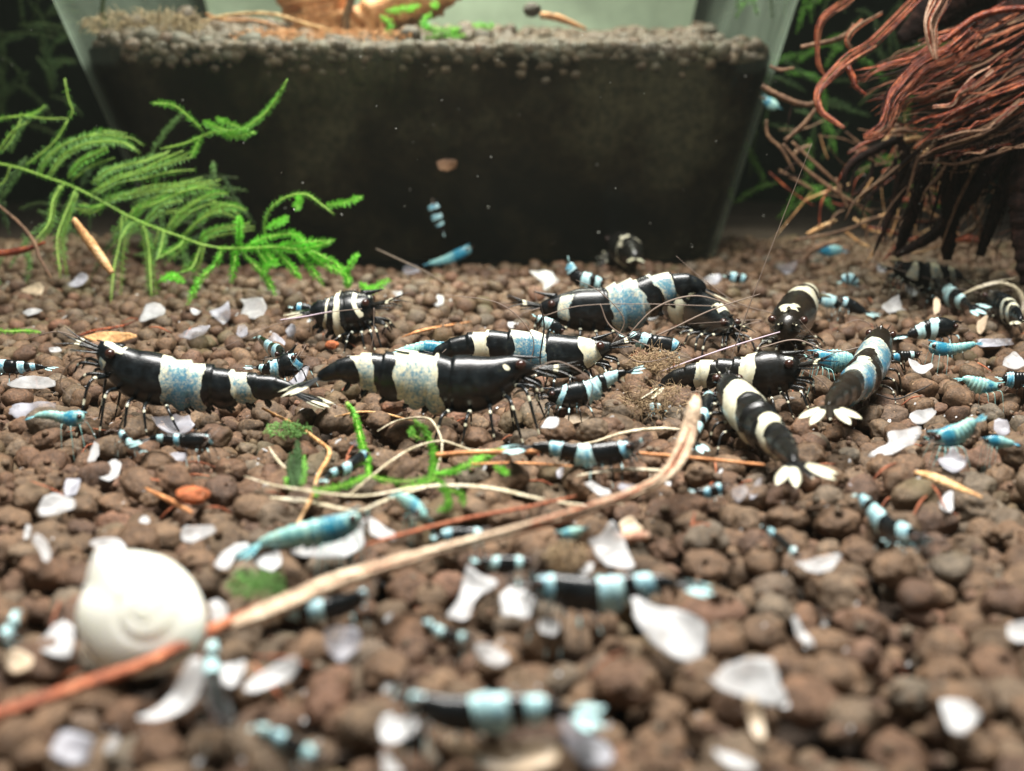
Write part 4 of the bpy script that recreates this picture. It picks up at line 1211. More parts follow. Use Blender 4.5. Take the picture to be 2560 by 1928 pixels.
    ('dim white flake at the right of the dry stem, lower one', [(1540, 1225), (1555, 1208), (1590, 1215), (1610, 1230), (1570, 1240)], 'flake_grey'),
    ('tiny pale upright chip beside the banded shrimp on the orange twig', 1400, 1185, 22, 34, 20, 'flake_grey'),
    ('white flake seen through the fork of pale roots at upper right', 1755, 1000, 20, 14, 0, 'flake'),
    ('white fleck behind the long grey feeler far back', 2205, 672, 34, 20, 15, 'flake_grey'),
    ('small bluish-white chip beside the tail fan of the left shrimp', [(825, 1020), (855, 1018), (852, 1028), (842, 1042), (832, 1035)], 'flake'),
    ('small lilac flake behind the upright moss stalk', [(872, 1108), (905, 1092), (908, 1105), (890, 1120)], 'flake_grey'),
    ('white flake under the small shrimp half hidden by the dry stem', [(1078, 1372), (1100, 1358), (1130, 1355), (1140, 1368), (1110, 1378)], 'flake'),
]
for i, e in enumerate(FL):
    if isinstance(e[1], list):
        lab, pl, mt = e
    else:
        lab, cx, cy, w, h, rot, mt = e
        pl = blob(cx, cy, w, h, rot, 7, i)
    flake(lab, pl, mt, seed=i)
flake('amber leaf-like flake behind the left shrimp\'s head', [(210, 850), (240, 832), (280, 828), (330, 836), (350, 848), (300, 856), (240, 858)], 'straw', seed=401, name='amber_flake', group=None, tilt=60)
flake('dim brown cut-edged flake stuck low on the pot wall', [(1090, 405), (1110, 398), (1138, 400), (1140, 420), (1118, 430), (1095, 425)], 'root_tan', seed=402, name='brown_flake', group=None, tilt=90, Y=22.2)


# ---------------------------------------------------------------- twigs, roots, blades
def gpts(pp, lift=0.05, z0=0.0):
    """(px, py[, extra height]) -> points resting near the gravel"""
    out = []
    for q in pp:
        e = q[2] if len(q) > 2 else 0.0
        g = G(q[0], q[1], z0)
        z = max(TOP(g.x, g.y) if e == 0 else z0, z0 - 0.05) + lift + e
        out.append(G(q[0], q[1], z))
    return out


def ypts(pp, Y):
    m = len(pp)
    Ys = [Y] * m if isinstance(Y, (int, float)) else list(np.interp(np.linspace(0, 1, m), np.linspace(0, 1, len(Y)), Y))
    out = []
    for (x, y), yv in zip(pp, Ys):
        p = P(x, y, yv)
        if yv < 15.5:                       # never below the gravel: bring it forward until it lies on top
            for _ in range(6):
                if p.z >= max(TOP(p.x, p.y), -0.02) + 0.05: break
                p = G(x, y, max(TOP(p.x, p.y), 0.0) + 0.07)
        out.append(p)
    return out


def strand(name, label, cat, pts, rpx, material, group=None, sides=10, n=None, parent=None, base=None, ridges=0.18, rough=0.25, flat=1.0, seed=0):
    """rpx: radius in picture pixels at the point's distance (number or list)"""
    R = [rpx] * len(pts) if not hasattr(rpx, '__len__') else list(np.interp(np.linspace(0, 1, len(pts)), np.linspace(0, 1, len(rpx)), rpx))
    rad = [r * cmpx(p) for r, p in zip(R, pts)]
    v, f, _ = tube(pts, rad, sides, n or max(16, 8 * len(pts)), flat, ridges, rough, seed)
    b = base if base is not None else pts[0]
    o = mesh(name, v, f, M[material], parent, b)
    if parent is None: tag(o, label, cat, group)
    return o


strand('red_root', 'thick orange-red root running up from the left edge past the white snail shell', 'root',
       gpts([(-60, 1810, .05), (0, 1785, .05), (120, 1745, .05), (250, 1698, .05), (340, 1668, .05), (420, 1632, .06), (500, 1590, .06), (560, 1560, .05), (620, 1535, .05), (690, 1512, .05)]), [19, 17, 16, 15, 14, 15, 12, 9], 'root_orange', sides=14, n=120, seed=3)
# the long dry stem with split fibres
st = empty('dried_reed', gpts([(600, 1540, .05)])[0]); stb = st.location.copy()
tag(st, 'long pale dry plant stem crossing the middle, bent up sharply at its right end', 'plant stem')
spts = ypts([(585, 1562), (640, 1540), (720, 1508), (850, 1452), (1000, 1405), (1150, 1362), (1300, 1322), (1450, 1280), (1580, 1235), (1650, 1200), (1695, 1150), (1718, 1090), (1735, 1020), (1740, 990)],
            9.3)
for _i in range(11): spts[_i] = G(*[(585, 1562), (640, 1540), (720, 1508), (850, 1452), (1000, 1405), (1150, 1362), (1300, 1322), (1450, 1280), (1580, 1235), (1650, 1200), (1695, 1150)][_i], 0.16 + 0.02 * _i)
for _i in (11, 12, 13): spts[_i] = P(*[(1718, 1090), (1735, 1020), (1740, 990)][_i - 11], 8.15 + 0.1 * (_i - 11))
strand('stalk', None, None, spts, [12, 22, 26, 24, 19, 15, 14, 14, 15, 15, 19, 20, 16, 7], 'stem_dry', parent=st, base=stb, sides=16, n=150, ridges=0.28, rough=0.2, seed=5, flat=.7)
for i in range(7):
    o = RNG.uniform(-13, 11); a, b2 = RNG.uniform(0, .35), RNG.uniform(.6, 1)
    idx = [int(round(q)) for q in np.linspace(a * 13, b2 * 13, 7)]
    pp = [spts[k] + Vector((0, -0.035, -o * cmpx(spts[k]) + RNG.uniform(-.01, .01))) for k in idx]
    strand('fibre', None, None, pp, [2, 4, 4, 3, 1.5], RNG.choice(['stem_dry', 'root_orange', 'blade']), parent=st, base=stb, sides=6, n=50, seed=50 + i)
ot = ypts([(1090, 1156), (1180, 1150), (1330, 1146), (1500, 1146), (1700, 1160), (1910, 1181)], [9.6, 9.55, 9.5, 9.45, 9.3])
strand('orange_twig', 'straight orange twig lying across the middle behind the bent dry stem', 'twig', [p + Vector((0, 0, .06)) for p in ot], [7, 7, 6, 6, 5, 4], 'wood_orange', seed=6)
strand('orange_twig', 'thin orange twig running under the banded shrimp, parallel below the straight one', 'twig', ypts([(1180, 1160), (1300, 1158), (1430, 1165)], 9.2), [3, 4, 2], 'wood_orange', seed=7)
strand('orange_splinter', 'frayed orange splinter left of the collared shrimp\'s tail', 'twig', gpts([(1005, 843), (1050, 828), (1110, 816), (1178, 804)]), [2, 7, 6, 1.5], 'wood_orange', seed=8, flat=.6)
strand('red_thread', 'thin red thread above the left shrimp\'s head', 'twig', gpts([(190, 842), (240, 826), (300, 816), (345, 800)]), [3, 3.5, 3, 1.5], 'root_red', seed=9)
strand('tan_rootlet', 'crooked tan rootlet from the left shrimp\'s tail down to the pale blades', 'root', gpts([(655, 1020), (700, 1043), (745, 1066), (790, 1098), (822, 1125), (818, 1150), (795, 1190), (780, 1240), (750, 1300), (735, 1325)]), [3, 4, 5, 5, 6, 5, 4, 4, 3], 'straw', seed=10, n=80)
strand('tan_rootlet', 'thin orange-yellow rootlet behind the upright moss stalk', 'root', gpts([(838, 1042), (900, 1030), (960, 1034), (1030, 1052)]), [2, 3, 3, 2], 'straw', seed=11)
strand('orange_chip', 'small orange splinter left of the brick-red pellet', 'twig', gpts([(365, 1222), (420, 1250), (480, 1282)]), [3, 7, 4], 'wood_orange', seed=12)
strand('orange_twig', 'thin orange-brown twig just above and parallel to the dry stem', 'twig', ypts([(916, 1362), (1000, 1338), (1150, 1300), (1318, 1268), (1440, 1240)], [7.8, 8.0, 8.4, 8.8]), [3, 5, 5, 4, 2], 'root_orange', seed=13)
strand('tan_stick', 'short orange-tan stick leaning among the moss at left', 'stick', ypts([(185, 548), (215, 590), (245, 632), (280, 682)], [16.6, 16.2]), [7, 11, 12, 7], 'straw', seed=14, ridges=.2)
strand('red_root', 'dull red root at the left edge under the moss', 'root', ypts([(-30, 636), (20, 632), (70, 622), (112, 606)], 18), [9, 10, 8, 4], 'root_red', seed=15)
strand('tan_rootlet', 'long thin brown rootlet slanting down at the left under the moss', 'root', ypts([(-10, 508), (50, 560), (85, 605), (100, 645), (128, 695)], [17.5, 17]), [3, 4, 4, 4, 2], 'root_tan', seed=16)
strand('dead_grass', 'long pale drooping blade across the upper side of the dry stem', 'blade of grass', ypts([(612, 1191), (680, 1212), (765, 1226), (850, 1238), (930, 1238), (1041, 1219), (1150, 1214), (1246, 1224), (1340, 1245), (1450, 1262), (1560, 1262)], [8.6, 8.6, 8.7, 8.9, 9.0]), [2, 5, 7, 6, 6, 7, 9, 9, 7, 5, 2], 'blade', group='pale dead grass blades', seed=17, flat=.4, n=90)
strand('dead_grass', 'yellowish blade curving below the long drooping one', 'blade of grass', ypts([(673, 1244), (740, 1250), (806, 1262), (894, 1276), (950, 1256), (1011, 1234), (1100, 1208)], [8.1, 8.3, 8.6]), [3, 12, 9, 5, 7, 6, 2], 'blade', group='pale dead grass blades', seed=18, flat=.4, n=60)
strand('dead_grass', 'thin pale blade arching up past the centre moss to the bent stem', 'blade of grass', ypts([(873, 1238), (930, 1190), (982, 1150), (1040, 1117), (1102, 1103), (1150, 1116), (1188, 1126), (1290, 1124), (1400, 1118), (1474, 1108), (1560, 1082), (1640, 1072), (1700, 1074)], [8.8, 9.2, 9.5]), [2, 3, 3, 3, 3, 3, 3, 3, 4, 5, 3], 'blade', group='pale dead grass blades', seed=19, n=110)
strand('dead_grass', 'thin looped blade above the centre moss', 'blade of grass', ypts([(944, 1078), (985, 1055), (1026, 1046), (1062, 1045), (1082, 1056), (1102, 1095), (1104, 1130), (1092, 1176)], [9.9, 9.4]), [1.5, 2.5, 3, 3, 3, 2.5, 1.5], 'blade', group='pale dead grass blades', seed=20, n=70)
strand('dead_grass', 'flat cream blade lying just left of the stem\'s bend', 'blade of grass', ypts([(1440, 1190), (1500, 1180), (1580, 1174), (1690, 1178)], 9.2), [2, 7, 10, 6], 'blade', group='pale dead grass blades', seed=21, flat=.4)
strand('dead_grass', 'short white curved blade at left of the dark moss tuft', 'blade of grass', gpts([(672, 1118), (690, 1145), (710, 1168), (732, 1185)]), [2, 4, 4, 2], 'blade', group='pale dead grass blades', seed=22)
strand('dead_grass', 'pale curved blade hooking down at the right edge', 'blade of grass', ypts([(2395, 742), (2440, 722), (2500, 708), (2540, 722), (2560, 760), (2550, 805)], 16.5), [2, 4, 4, 6, 8, 4], 'blade', group='pale dead grass blades', seed=23)
strand('dead_grass', 'straight grey-white blade pointing up at the right edge', 'blade of grass', ypts([(2400, 740), (2460, 712), (2544, 694)], 16.8), [3, 3, 2], 'blade', group='pale dead grass blades', seed=24)
for i, (lab, pp, Yd, mt) in enumerate([
    ('long grey feeler-like thread slanting over the gravel at the pot\'s foot', [(940, 622), (1000, 650), (1060, 678), (1125, 716)], [18.5, 16], 'feeler'),
    ('thin pale thread crossing behind the stocky ringed shrimp', [(700, 800), (760, 792), (830, 778)], 13.4, 'feeler_pale'),
    ('brown feeler thread lying under the cream-collar shrimp', [(1590, 862), (1680, 822), (1780, 775), (1900, 735)], 12.9, 'feeler'),
    ('thin brown feeler thread arching over the cream collar', [(1560, 850), (1640, 770), (1740, 740), (1850, 770)], 13.0, 'feeler'),
    ('pale thread running from the head-on shrimp down to the brown fluff', [(1950, 830), (1850, 860), (1760, 890), (1650, 930)], 12.3, 'feeler_pale'),
    ('dark thread standing in front of the collared shrimp', [(1352, 760), (1360, 820), (1350, 900), (1362, 960)], 11.2, 'feeler_dark'),
    ('long brown thread above the white-ringed shrimp on the right', [(1900, 870), (1990, 850), (2080, 880), (2180, 860)], 11.8, 'feeler'),
    ('dark thread curving under the brownish-black shrimp', [(2190, 985), (2240, 998), (2300, 975), (2330, 960)], 11.0, 'feeler_dark'),
    ('grey feeler thread from the broad band down to the cream rings', [(1500, 760), (1530, 820), (1620, 865), (1740, 900)], 12.7, 'feeler'),
]):
    strand('cast_feeler', lab, 'feeler', ypts(pp, Yd), [1.6, 2.2, 2.0, 1.0], mt, seed=30 + i, ridges=0, rough=0, sides=5)
strand('cream_bark', 'long cream and red bark sliver on the right-hand gravel', 'bark sliver', gpts([(2290, 1180, .05), (2330, 1190, .05), (2380, 1212, .05), (2455, 1243, .05)]), [10, 18, 16, 4], 'straw', seed=40, flat=.5)
strand('tan_stick', 'short cream stick beside the crumpled white flake', 'stick', gpts([(1540, 1347, .05), (1570, 1345, .05), (1620, 1340, .05)]), [12, 15, 12], 'root_ribbon', seed=41)

# brick-red pellet, mossy clods
def clod(name, label, cat, px, py, rpx, material, seed, parent=None, squash=(1.1, 1, .85)):
    g = G(px, py + rpx * 0.7); r = rpx * cmpx(g)
    c = P(px, py, g.y)
    sh = pellet_shape(V3, seed) * r * np.array(squash)
    o = mesh(name, sh + np.array(c), F3, M[material], parent, c)
    if parent is None: tag(o, label, cat)
    return o


clod('red_pellet', 'brick-red pellet lying left of centre in front of the left shrimp', 'pebble', 482, 1236, 34, 'red_pellet', 71)
clod('red_pellet', 'small orange lump by the legs of the stocky ringed shrimp', 'pebble', 830, 862, 15, 'red_pellet', 73)


def fuzz(name, label, cat, px, py, w, h, n, mats, seed, Lpx=22, Yc=None, rpx=1.6):
    """a tuft: a small core with many fine curved filaments (stuff)"""
    rg = random.Random(seed)
    g = G(px, py + h * 0.45) if Yc is None else P(px, py, Yc)
    Y0 = g.y
    mb = MB()
    k = cmpx(P(px, py, Y0))
    for i in range(n):
        a = rg.uniform(0, 6.28); q = math.sqrt(rg.random())
        x, y = px + w / 2 * q * math.cos(a), py + h / 2 * q * math.sin(a)
        p = P(x, y, Y0 + rg.uniform(-1, 1) * w * k * 0.35)
        d = Vector((rg.gauss(0, 1), rg.gauss(0, .6), rg.gauss(.3, .8))).normalized() * Lpx * k * rg.uniform(.5, 1.2)
        d2 = d + Vector((rg.gauss(0, .4), rg.gauss(0, .3), rg.gauss(-.2, .4))) * Lpx * k
        v, f, _ = tube([p, p + d * .5, p + d2], [rpx * k, rpx * k * .8, rpx * k * .3], 4, 6)
        mb.add(v, f)
    o = mb.build(name, M[mats], None, P(px, py, Y0))
    tag(o, label, cat, kind='stuff')
    return o


fuzz('algae_tuft', 'yellow-green algae tuft on pellets right of the snail shell', 'algae', 640, 1462, 150, 70, 260, 'moss_pale', 1, 18)
fuzz('brown_moss_ball', 'fuzzy brown moss ball under the dry stem right of centre', 'moss ball', 1418, 1392, 110, 80, 420, 'fluff', 2, 14)
fuzz('brown_fluff', 'fluffy brown feathery debris between the juvenile with raised tail and the white rings', 'debris', 1640, 905, 120, 60, 300, 'fluff', 3, 26, rpx=1.2)
fuzz('brown_fluff', 'wispy pale debris below the white-ringed shrimp\'s tail fan', 'debris', 1640, 1000, 170, 70, 200, 'fluff', 4, 40, rpx=.9)
fuzz('algae_tuft', 'dark green algae on the clod below the left shrimp\'s tail', 'algae', 720, 1075, 110, 40, 180, 'moss_pale', 5, 12)


# ---------------------------------------------------------------- the snail shell
def snail():
    out = [(250, 1388), (300, 1378), (360, 1381), (420, 1399), (470, 1438), (502, 1488), (517, 1540), (513, 1588), (492, 1630), (450, 1662), (400, 1684), (345, 1694),
           (295, 1688), (250, 1664), (215, 1624), (195, 1577), (192, 1530), (205, 1490), (226, 1462), (238, 1425)]
    O, _ = crom(out + [out[0]], 81)
    O = O[:-1]
    g = G(350, 1690)
    Y0 = g.y + 0.22
    c = P(355, 1535, Y0)
    nrm = Vector((0.10, -0.93, 0.36)).normalized()
    pts = []
    for x, y in O:
        d = ray(x, y)
        pts.append(EYE + d * ((c - EYE).dot(nrm) / d.dot(nrm)))
    R = sum((q - c).length for q in pts) / len(pts)
    e1 = (pts[18] - c).normalized(); e1 = (e1 - nrm * e1.dot(nrm)).normalized(); e2 = nrm.cross(e1)
    m_, rings = len(pts), 34
    ctr = c + (e1 * 0.10 + Vector((0, 0, .02))) * R

    def relief(q):
        """whorl seam: a shallow winding groove, and faint growth lines"""
        v_ = q - ctr
        x, y = v_.dot(e1), v_.dot(e2)
        r_ = math.hypot(x, y) / R + 1e-4
        th = math.atan2(y, x)
        s = (math.log(r_ / 0.66) / 0.16 - th) / (2 * math.pi)
        s = s - round(s)
        fade = min(1, max(0, (0.74 - r_) / 0.25))
        return R * (-0.024 * math.exp(-(s / 0.11) ** 2) * fade * min(1, r_ / .12) - 0.004 * math.sin(th * 46 + r_ * 5))

    v = []; f = []
    for side in (1, -1):
        b0 = len(v)
        v.append(c + nrm * (R * (0.46 if side > 0 else -0.30)))
        for k in range(1, rings + 1):
            rho = k / rings
            for q in pts:
                p_ = c + (q - c) * math.sin(rho * math.pi / 2)
                h = R * (0.46 if side > 0 else 0.30) * max(0.0, math.cos(rho * math.pi / 2)) ** 0.85
                v.append(p_ + nrm * (side * h + (relief(p_) if side > 0 and k < rings else 0)))
        for j in range(m_):
            t_ = (b0, b0 + 1 + j, b0 + 1 + (j + 1) % m_)
            f.append(t_ if side > 0 else t_[::-1])
        for k in range(rings - 1):
            for j in range(m_):
                j2 = (j + 1) % m_
                q = (b0 + 1 + k * m_ + j, b0 + 1 + (k + 1) * m_ + j, b0 + 1 + (k + 1) * m_ + j2, b0 + 1 + k * m_ + j2)
                f.append(q if side > 0 else q[::-1])
    base = Vector((c.x, c.y, 0))
    o = mesh('snail_shell', v, f, M['snail'], None, base)
    tag(o, 'large empty white rounded snail shell lying in the left foreground', 'snail shell')
    # the flared lip of the mouth at its upper left
    lip = [pts[i % m_] for i in range(70, 84)]
    rr_ = [0.018 + 0.012 * math.sin(math.pi * i / 13) for i in range(14)]
    lv, lf, _ = tube([q + nrm * 0.01 for q in lip], rr_, 10, 50)
    mesh('lip', lv, lf, M['snail'], o, base)


snail()
# ---------------------------------------------------------------- moss
def moss_branch(pp, Y, leaf, matl, stem_mat, parent, base, seed, spx=2.0, gap=4.0, rows=3, taper=0.5):
    comb = rows == 2
    rg = random.Random(seed)
    pts = ypts(pp, Y)
    pts = [p + Vector((0, rg.uniform(-.05, .05), 0)) for p in pts]
    k = cmpx(pts[len(pts) // 2])
    L = sum((a - b2).length for a, b2 in zip(pts, pts[1:]))
    v, f, _ = tube(pts, [spx * k] * (len(pts) - 1) + [spx * k * 0.6], 5, max(8, int(L / (k * 14))))
    stem = mesh('branch', v, f, M[stem_mat], parent, base)
    n = max(6, int(L / (gap * 1.15 * k)))
    D, t = crom([list(p) for p in pts], n)
    T, N, B = frames(D)
    mb = MB()
    for i in range(n):
        fr = i / (n - 1)
        s = leaf * 1.3 * k * (1 - (1 - taper) * max(0, (fr - 0.75) / 0.25)) * (0.6 + 0.4 * min(1, fr * 6))
        for j in range(rows):
            a = 2 * math.pi * (j / rows) + i * 1.1 + rg.uniform(-.4, .4)
            side = Vector(N[i]) * math.cos(a) + Vector(B[i]) * math.sin(a)
            if comb:                             # two flat ranks of leaves, like a comb
                b1 = Vector(T[i]).cross(FW).normalized() * (1 if j else -1)
                side = (b1 + FW * rg.uniform(-.5, .5)).normalized()
            d = (side * 0.85 + Vector(T[i]) * rg.uniform(0.15, 0.65)).normalized()
            q = Vector(D[i]) + Vector(T[i]) * rg.uniform(-.5, .5) * gap * k
            l = s * rg.uniform(0.7, 1.15)
            wv = d.cross(side if abs(d.dot(side)) < .95 else Vector(T[i]))
            wv = (Vector(T[i]).cross(side)).normalized()
            cup = side.cross(wv).normalized() * 0.0
            m1 = q + d * l * 0.45
            mb.add([q, m1 + wv * l * 0.13, q + d * l + side * (-0.12 * l), m1 - wv * l * 0.13, m1 + Vector(T[i]) * (-0.08 * l)], [(0, 1, 4), (1, 2, 4), (2, 3, 4), (3, 0, 4)])
    lv = mb.build('leaves', M[matl], stem, base, smooth=False)
    tag(lv, kind='stuff')
    return stem


def S16(pp):                       # coordinates read off an enlargement of the upper left
    return [(x / 2.16, y / 2.16) for x, y in pp]


def frond(name, label, branches, Y, seed, group='green moss fronds', cat='moss'):
    root = empty(name, ypts(branches[0][0], Y)[0])
    tag(root, label, cat, group)
    for i, br in enumerate(branches):
        pp, leaf, ml, sm, spx, gap, rows = br[:7]
        moss_branch(pp, Y if len(br) < 8 else br[7], leaf, ml, sm, root, root.location, seed * 100 + i, spx, gap, rows)
    return root


mg, mp, mbri, mdk = 'moss', 'moss_pale', 'moss_bright', 'moss_dark'
A = []
A.append((S16([(-60, 880), (0, 885), (110, 910), (240, 955), (370, 1000), (500, 1060), (620, 1130), (740, 1190), (860, 1235), (980, 1280), (1080, 1315), (1180, 1340), (1260, 1345)]), 10, mg, 'moss_stem', 2.1, 5, 3))
for pp, ml in (
    ([(200, 945), (250, 860), (330, 790), (450, 740), (560, 728), (660, 735)], mp),
    ([(260, 955), (330, 850), (450, 780), (560, 765), (660, 770), (730, 810)], mp),
    ([(370, 960), (450, 870), (580, 805)], mg),
    ([(500, 990), (560, 930), (640, 900), (760, 870), (870, 830)], mp),
    ([(500, 1045), (640, 970), (780, 930), (900, 890), (1030, 850)], mp),
    ([(570, 1100), (620, 1070), (700, 1050), (850, 1020), (1000, 1000), (1140, 975)], mp),
    ([(720, 1180), (760, 1130), (850, 1100), (960, 1050), (1050, 1020), (1150, 1020)], mg),
    ([(780, 1205), (820, 1160), (880, 1110), (980, 1085)], mp),
    ([(920, 1240), (1000, 1140), (1100, 1070), (1160, 1048), (1230, 1045)], mg),
    ([(1000, 1270), (1100, 1170), (1200, 1120), (1270, 1115), (1330, 1135)], mg),
    ([(1080, 1300), (1120, 1260), (1200, 1230), (1350, 1205)], mg),
    ([(560, 1100), (500, 1120), (420, 1105)], mg),
    ([(330, 1000), (290, 1080), (270, 1200), (200, 1290)], mp),
    ([(400, 1030), (350, 1170), (310, 1300), (320, 1480)], mp),
    ([(660, 1160), (650, 1300), (620, 1450), (600, 1630)], mp),
    ([(780, 1220), (800, 1330), (815, 1480), (815, 1600)], mp),
    ([(1000, 1290), (960, 1330), (860, 1390)], mg),
    ([(1090, 1320), (1040, 1440), (980, 1470)], mg),
    ([(740, 1195), (690, 1220), (650, 1290)], mp),
    ([(880, 1250), (870, 1330), (850, 1400)], mp),
):
    A.append((S16(pp), 14, ml, 'moss_stem', 1.5, 7.2, 2))
    jr = random.Random(len(A) * 5)
    for _ in range(3):
        jx, jy = jr.uniform(-70, 60), jr.uniform(-35, 60)
        A.append((S16([(x + jx * (0.3 + 0.7 * i / len(pp)) + jr.uniform(-8, 8), y + jy * (0.2 + 1.1 * i / len(pp)) + jr.uniform(-9, 9)) for i, (x, y) in enumerate(pp)]), 13, jr.choice([mp, mg, mg, mdk]), 'moss_stem', 1.4, 7, 2, jr.uniform(18.7, 19.8)))
frond('moss_frond', 'long feathery moss frond sweeping down to the right with a row of arched side branches', A, [18.6, 18.2, 17.6], 1)
Bf = []
Bf.append((S16([(1180, 1340), (1350, 1340), (1480, 1335), (1600, 1345), (1700, 1335), (1780, 1310)]), 15, mbri, 'moss_stem', 3, 3, 4))
for pp in ([(1200, 1345), (1170, 1420), (1090, 1500), (1050, 1570), (1010, 1650)], [(1270, 1345), (1265, 1420), (1250, 1520)], [(1310, 1360), (1390, 1450), (1440, 1510), (1485, 1585)],
           [(1480, 1350), (1560, 1420), (1620, 1505)], [(1600, 1355), (1670, 1440), (1740, 1535)], [(1650, 1350), (1740, 1420), (1850, 1480)],
           [(1340, 1330), (1420, 1290), (1560, 1265), (1640, 1290)], [(1290, 1330), (1290, 1250), (1295, 1170)], [(1500, 1340), (1620, 1310), (1800, 1300)],
           [(1870, 1540), (1880, 1450), (1930, 1375)], [(1940, 1530), (2000, 1565), (2100, 1510)], [(860, 1520), (920, 1495), (985, 1520)], [(1430, 1350), (1470, 1400), (1500, 1430)],
           [(1380, 1345), (1440, 1420), (1430, 1470)], [(1660, 1340), (1800, 1420), (1880, 1500), (1875, 1550)]):
    Bf.append((S16(pp), 15, mbri, 'moss_stem', 2.0, 4.6, 5))
frond('moss_frond', 'bright green bushy moss tips drooping onto the gravel at the frond\'s end', Bf, [17.6, 17.2], 2)
C_ = []
C_.append((S16([(1440, 1330), (1430, 1200), (1480, 1110), (1560, 1060), (1650, 1050), (1730, 1100), (1800, 1155)]), 11, mg, 'moss_stem', 2, 5, 3))
for pp in ([(1760, 1110), (1850, 1100), (1950, 1065)], [(1440, 1230), (1500, 1205), (1550, 1175)], [(1620, 1060), (1610, 1090), (1605, 1125)]):
    C_.append((S16(pp), 14, mbri, 'moss_stem', 2.0, 4.6, 4))
frond('moss_frond', 'thin moss sprig arching up before the pot and ending in a bright tip', C_, [17.8, 17.2], 3)
D_ = []
D_.append((S16([(870, 805), (1000, 775), (1090, 735), (1180, 708), (1300, 700), (1370, 660), (1440, 600), (1500, 520), (1550, 430)]), 12, mg, 'moss_stem', 2, 5, 3))
for pp in ([(1300, 705), (1400, 640), (1470, 560), (1530, 470)], [(1180, 712), (1270, 738), (1375, 715)], [(1100, 655), (1150, 680), (1220, 705)], [(1170, 640), (1230, 665), (1300, 690)],
           [(1180, 720), (1260, 720), (1340, 690)], [(1095, 705), (1030, 640), (950, 575), (890, 560), (830, 558)], [(1080, 740), (1060, 800), (1030, 845)]):
    D_.append((S16(pp), 13, 'moss', 'moss_stem', 1.8, 4.8, 4))
frond('moss_frond', 'upper moss sprig with one long tip pointing up right in front of the dark pot', D_, [18.2, 17.6], 4)
E_ = [(S16([(-40, 650), (0, 640), (120, 625), (190, 615), (240, 570)]), 11, mg, 'moss_stem', 2, 3.6, 3)]
for pp, ml in (([(-40, 850), (0, 800), (80, 700), (150, 660)], mg), ([(110, 620), (240, 640), (370, 640)], mp), ([(370, 650), (300, 760), (200, 850), (140, 890)], mg), ([(350, 425), (370, 540), (390, 600), (370, 640)], mg),
               ([(60, 900), (20, 980), (-30, 1010)], mp), ([(110, 640), (60, 760), (10, 820)], mp)):
    E_.append((S16(pp), 11, ml, 'moss_stem', 1.7, 6.5, 2))
frond('moss_frond', 'moss sprigs entering at the left edge above the long frond, one pointing straight up', E_, 19, 5)
Fb = []
rg = random.Random(77)
for i in range(34):
    x0, y0 = rg.uniform(-20, 560), rg.uniform(380, 640)
    if y0 < 420 + 0.15 * 0: pass
    a = rg.uniform(-1.0, 2.6); L = rg.uniform(70, 170)
    x1, y1 = x0 + L * math.cos(a), min(740, y0 + L * math.sin(a))
    if x1 > 640: x1 = 640
    Fb.append(([(x0, y0), ((x0 + x1) / 2 + rg.uniform(-15, 15), (y0 + y1) / 2 - 12), (x1, y1)], 11, rg.choice([mdk, mdk, 'moss_pale']), 'moss_stem_dark', 1.8, 4.2, 3, rg.uniform(19.3, 21.3)))
frond('moss_frond', 'dim tangle of darker moss behind the long feathery frond', Fb, 20, 6)
frond('moss_sprig', 'short bright moss tip poking in at the left edge above the gravel', [([(-30, 822), (20, 828), (60, 828), (98, 832)], 9, mbri, 'moss_stem', 2.5, 3, 4)], 15.2, 7, None)
frond('moss_sprig', 'upright bright moss stalk standing in front of the black-wedge shrimp', [([(866, 1008), (888, 1050), (905, 1100), (918, 1150), (922, 1190)], 13, mbri, 'moss_stem', 4.5, 3, 4)], 9.5, 8, None)
frond('moss_sprig', 'dark olive moss tuft standing left of the climbing small shrimp', [([(742, 1218), (745, 1170), (742, 1105)], 16, mdk, 'moss_stem_dark', 2.4, 6, 5), ([(735, 1218), (726, 1180), (726, 1135)], 12, mdk, 'moss_stem_dark', 2, 6, 4), ([(750, 1218), (760, 1180), (760, 1140)], 12, 'moss', 'moss_stem_dark', 2, 7, 3), ([(745, 1205), (725, 1215), (715, 1195)], 14, mbri, 'moss_stem', 2, 4, 4)], 9.15, 9, None)
cs = [([(1035, 1052), (1062, 1080), (1082, 1120), (1085, 1160), (1075, 1192)], 15, mg, 'moss_stem', 2.2, 4.5, 5), ([(1085, 1188), (1130, 1176), (1180, 1160), (1225, 1140), (1262, 1118)], 15, mbri, 'moss_stem', 3, 3.2, 4),
      ([(920, 1188), (870, 1210), (800, 1225), (790, 1228)], 14, mbri, 'moss_stem', 2, 4.5, 4), ([(920, 1188), (970, 1200), (1030, 1205), (1080, 1192)], 13, mg, 'moss_stem', 2, 4.5, 4),
      ([(1085, 1200), (1050, 1215), (1000, 1222)], 12, mbri, 'moss_stem', 2, 4.5, 4), ([(1060, 1100), (1030, 1090), (1030, 1070)], 14, mg, 'moss_stem', 2, 4.5, 4),
      ([(1235, 1165), (1255, 1172), (1270, 1180)], 12, mbri, 'moss_stem', 2.4, 3.4, 4), ([(1080, 1195), (1110, 1225), (1120, 1262), (1095, 1285)], 15, mg, 'moss_stem', 2, 4.5, 4), ([(1120, 1225), (1150, 1240), (1160, 1260)], 14, mg, 'moss_stem', 2, 4.5, 4)]
frond('moss_sprig', 'sprawling green moss clump among pale blades in the centre of the gravel', cs, [9.2, 9.0], 10, None)
Fr = []
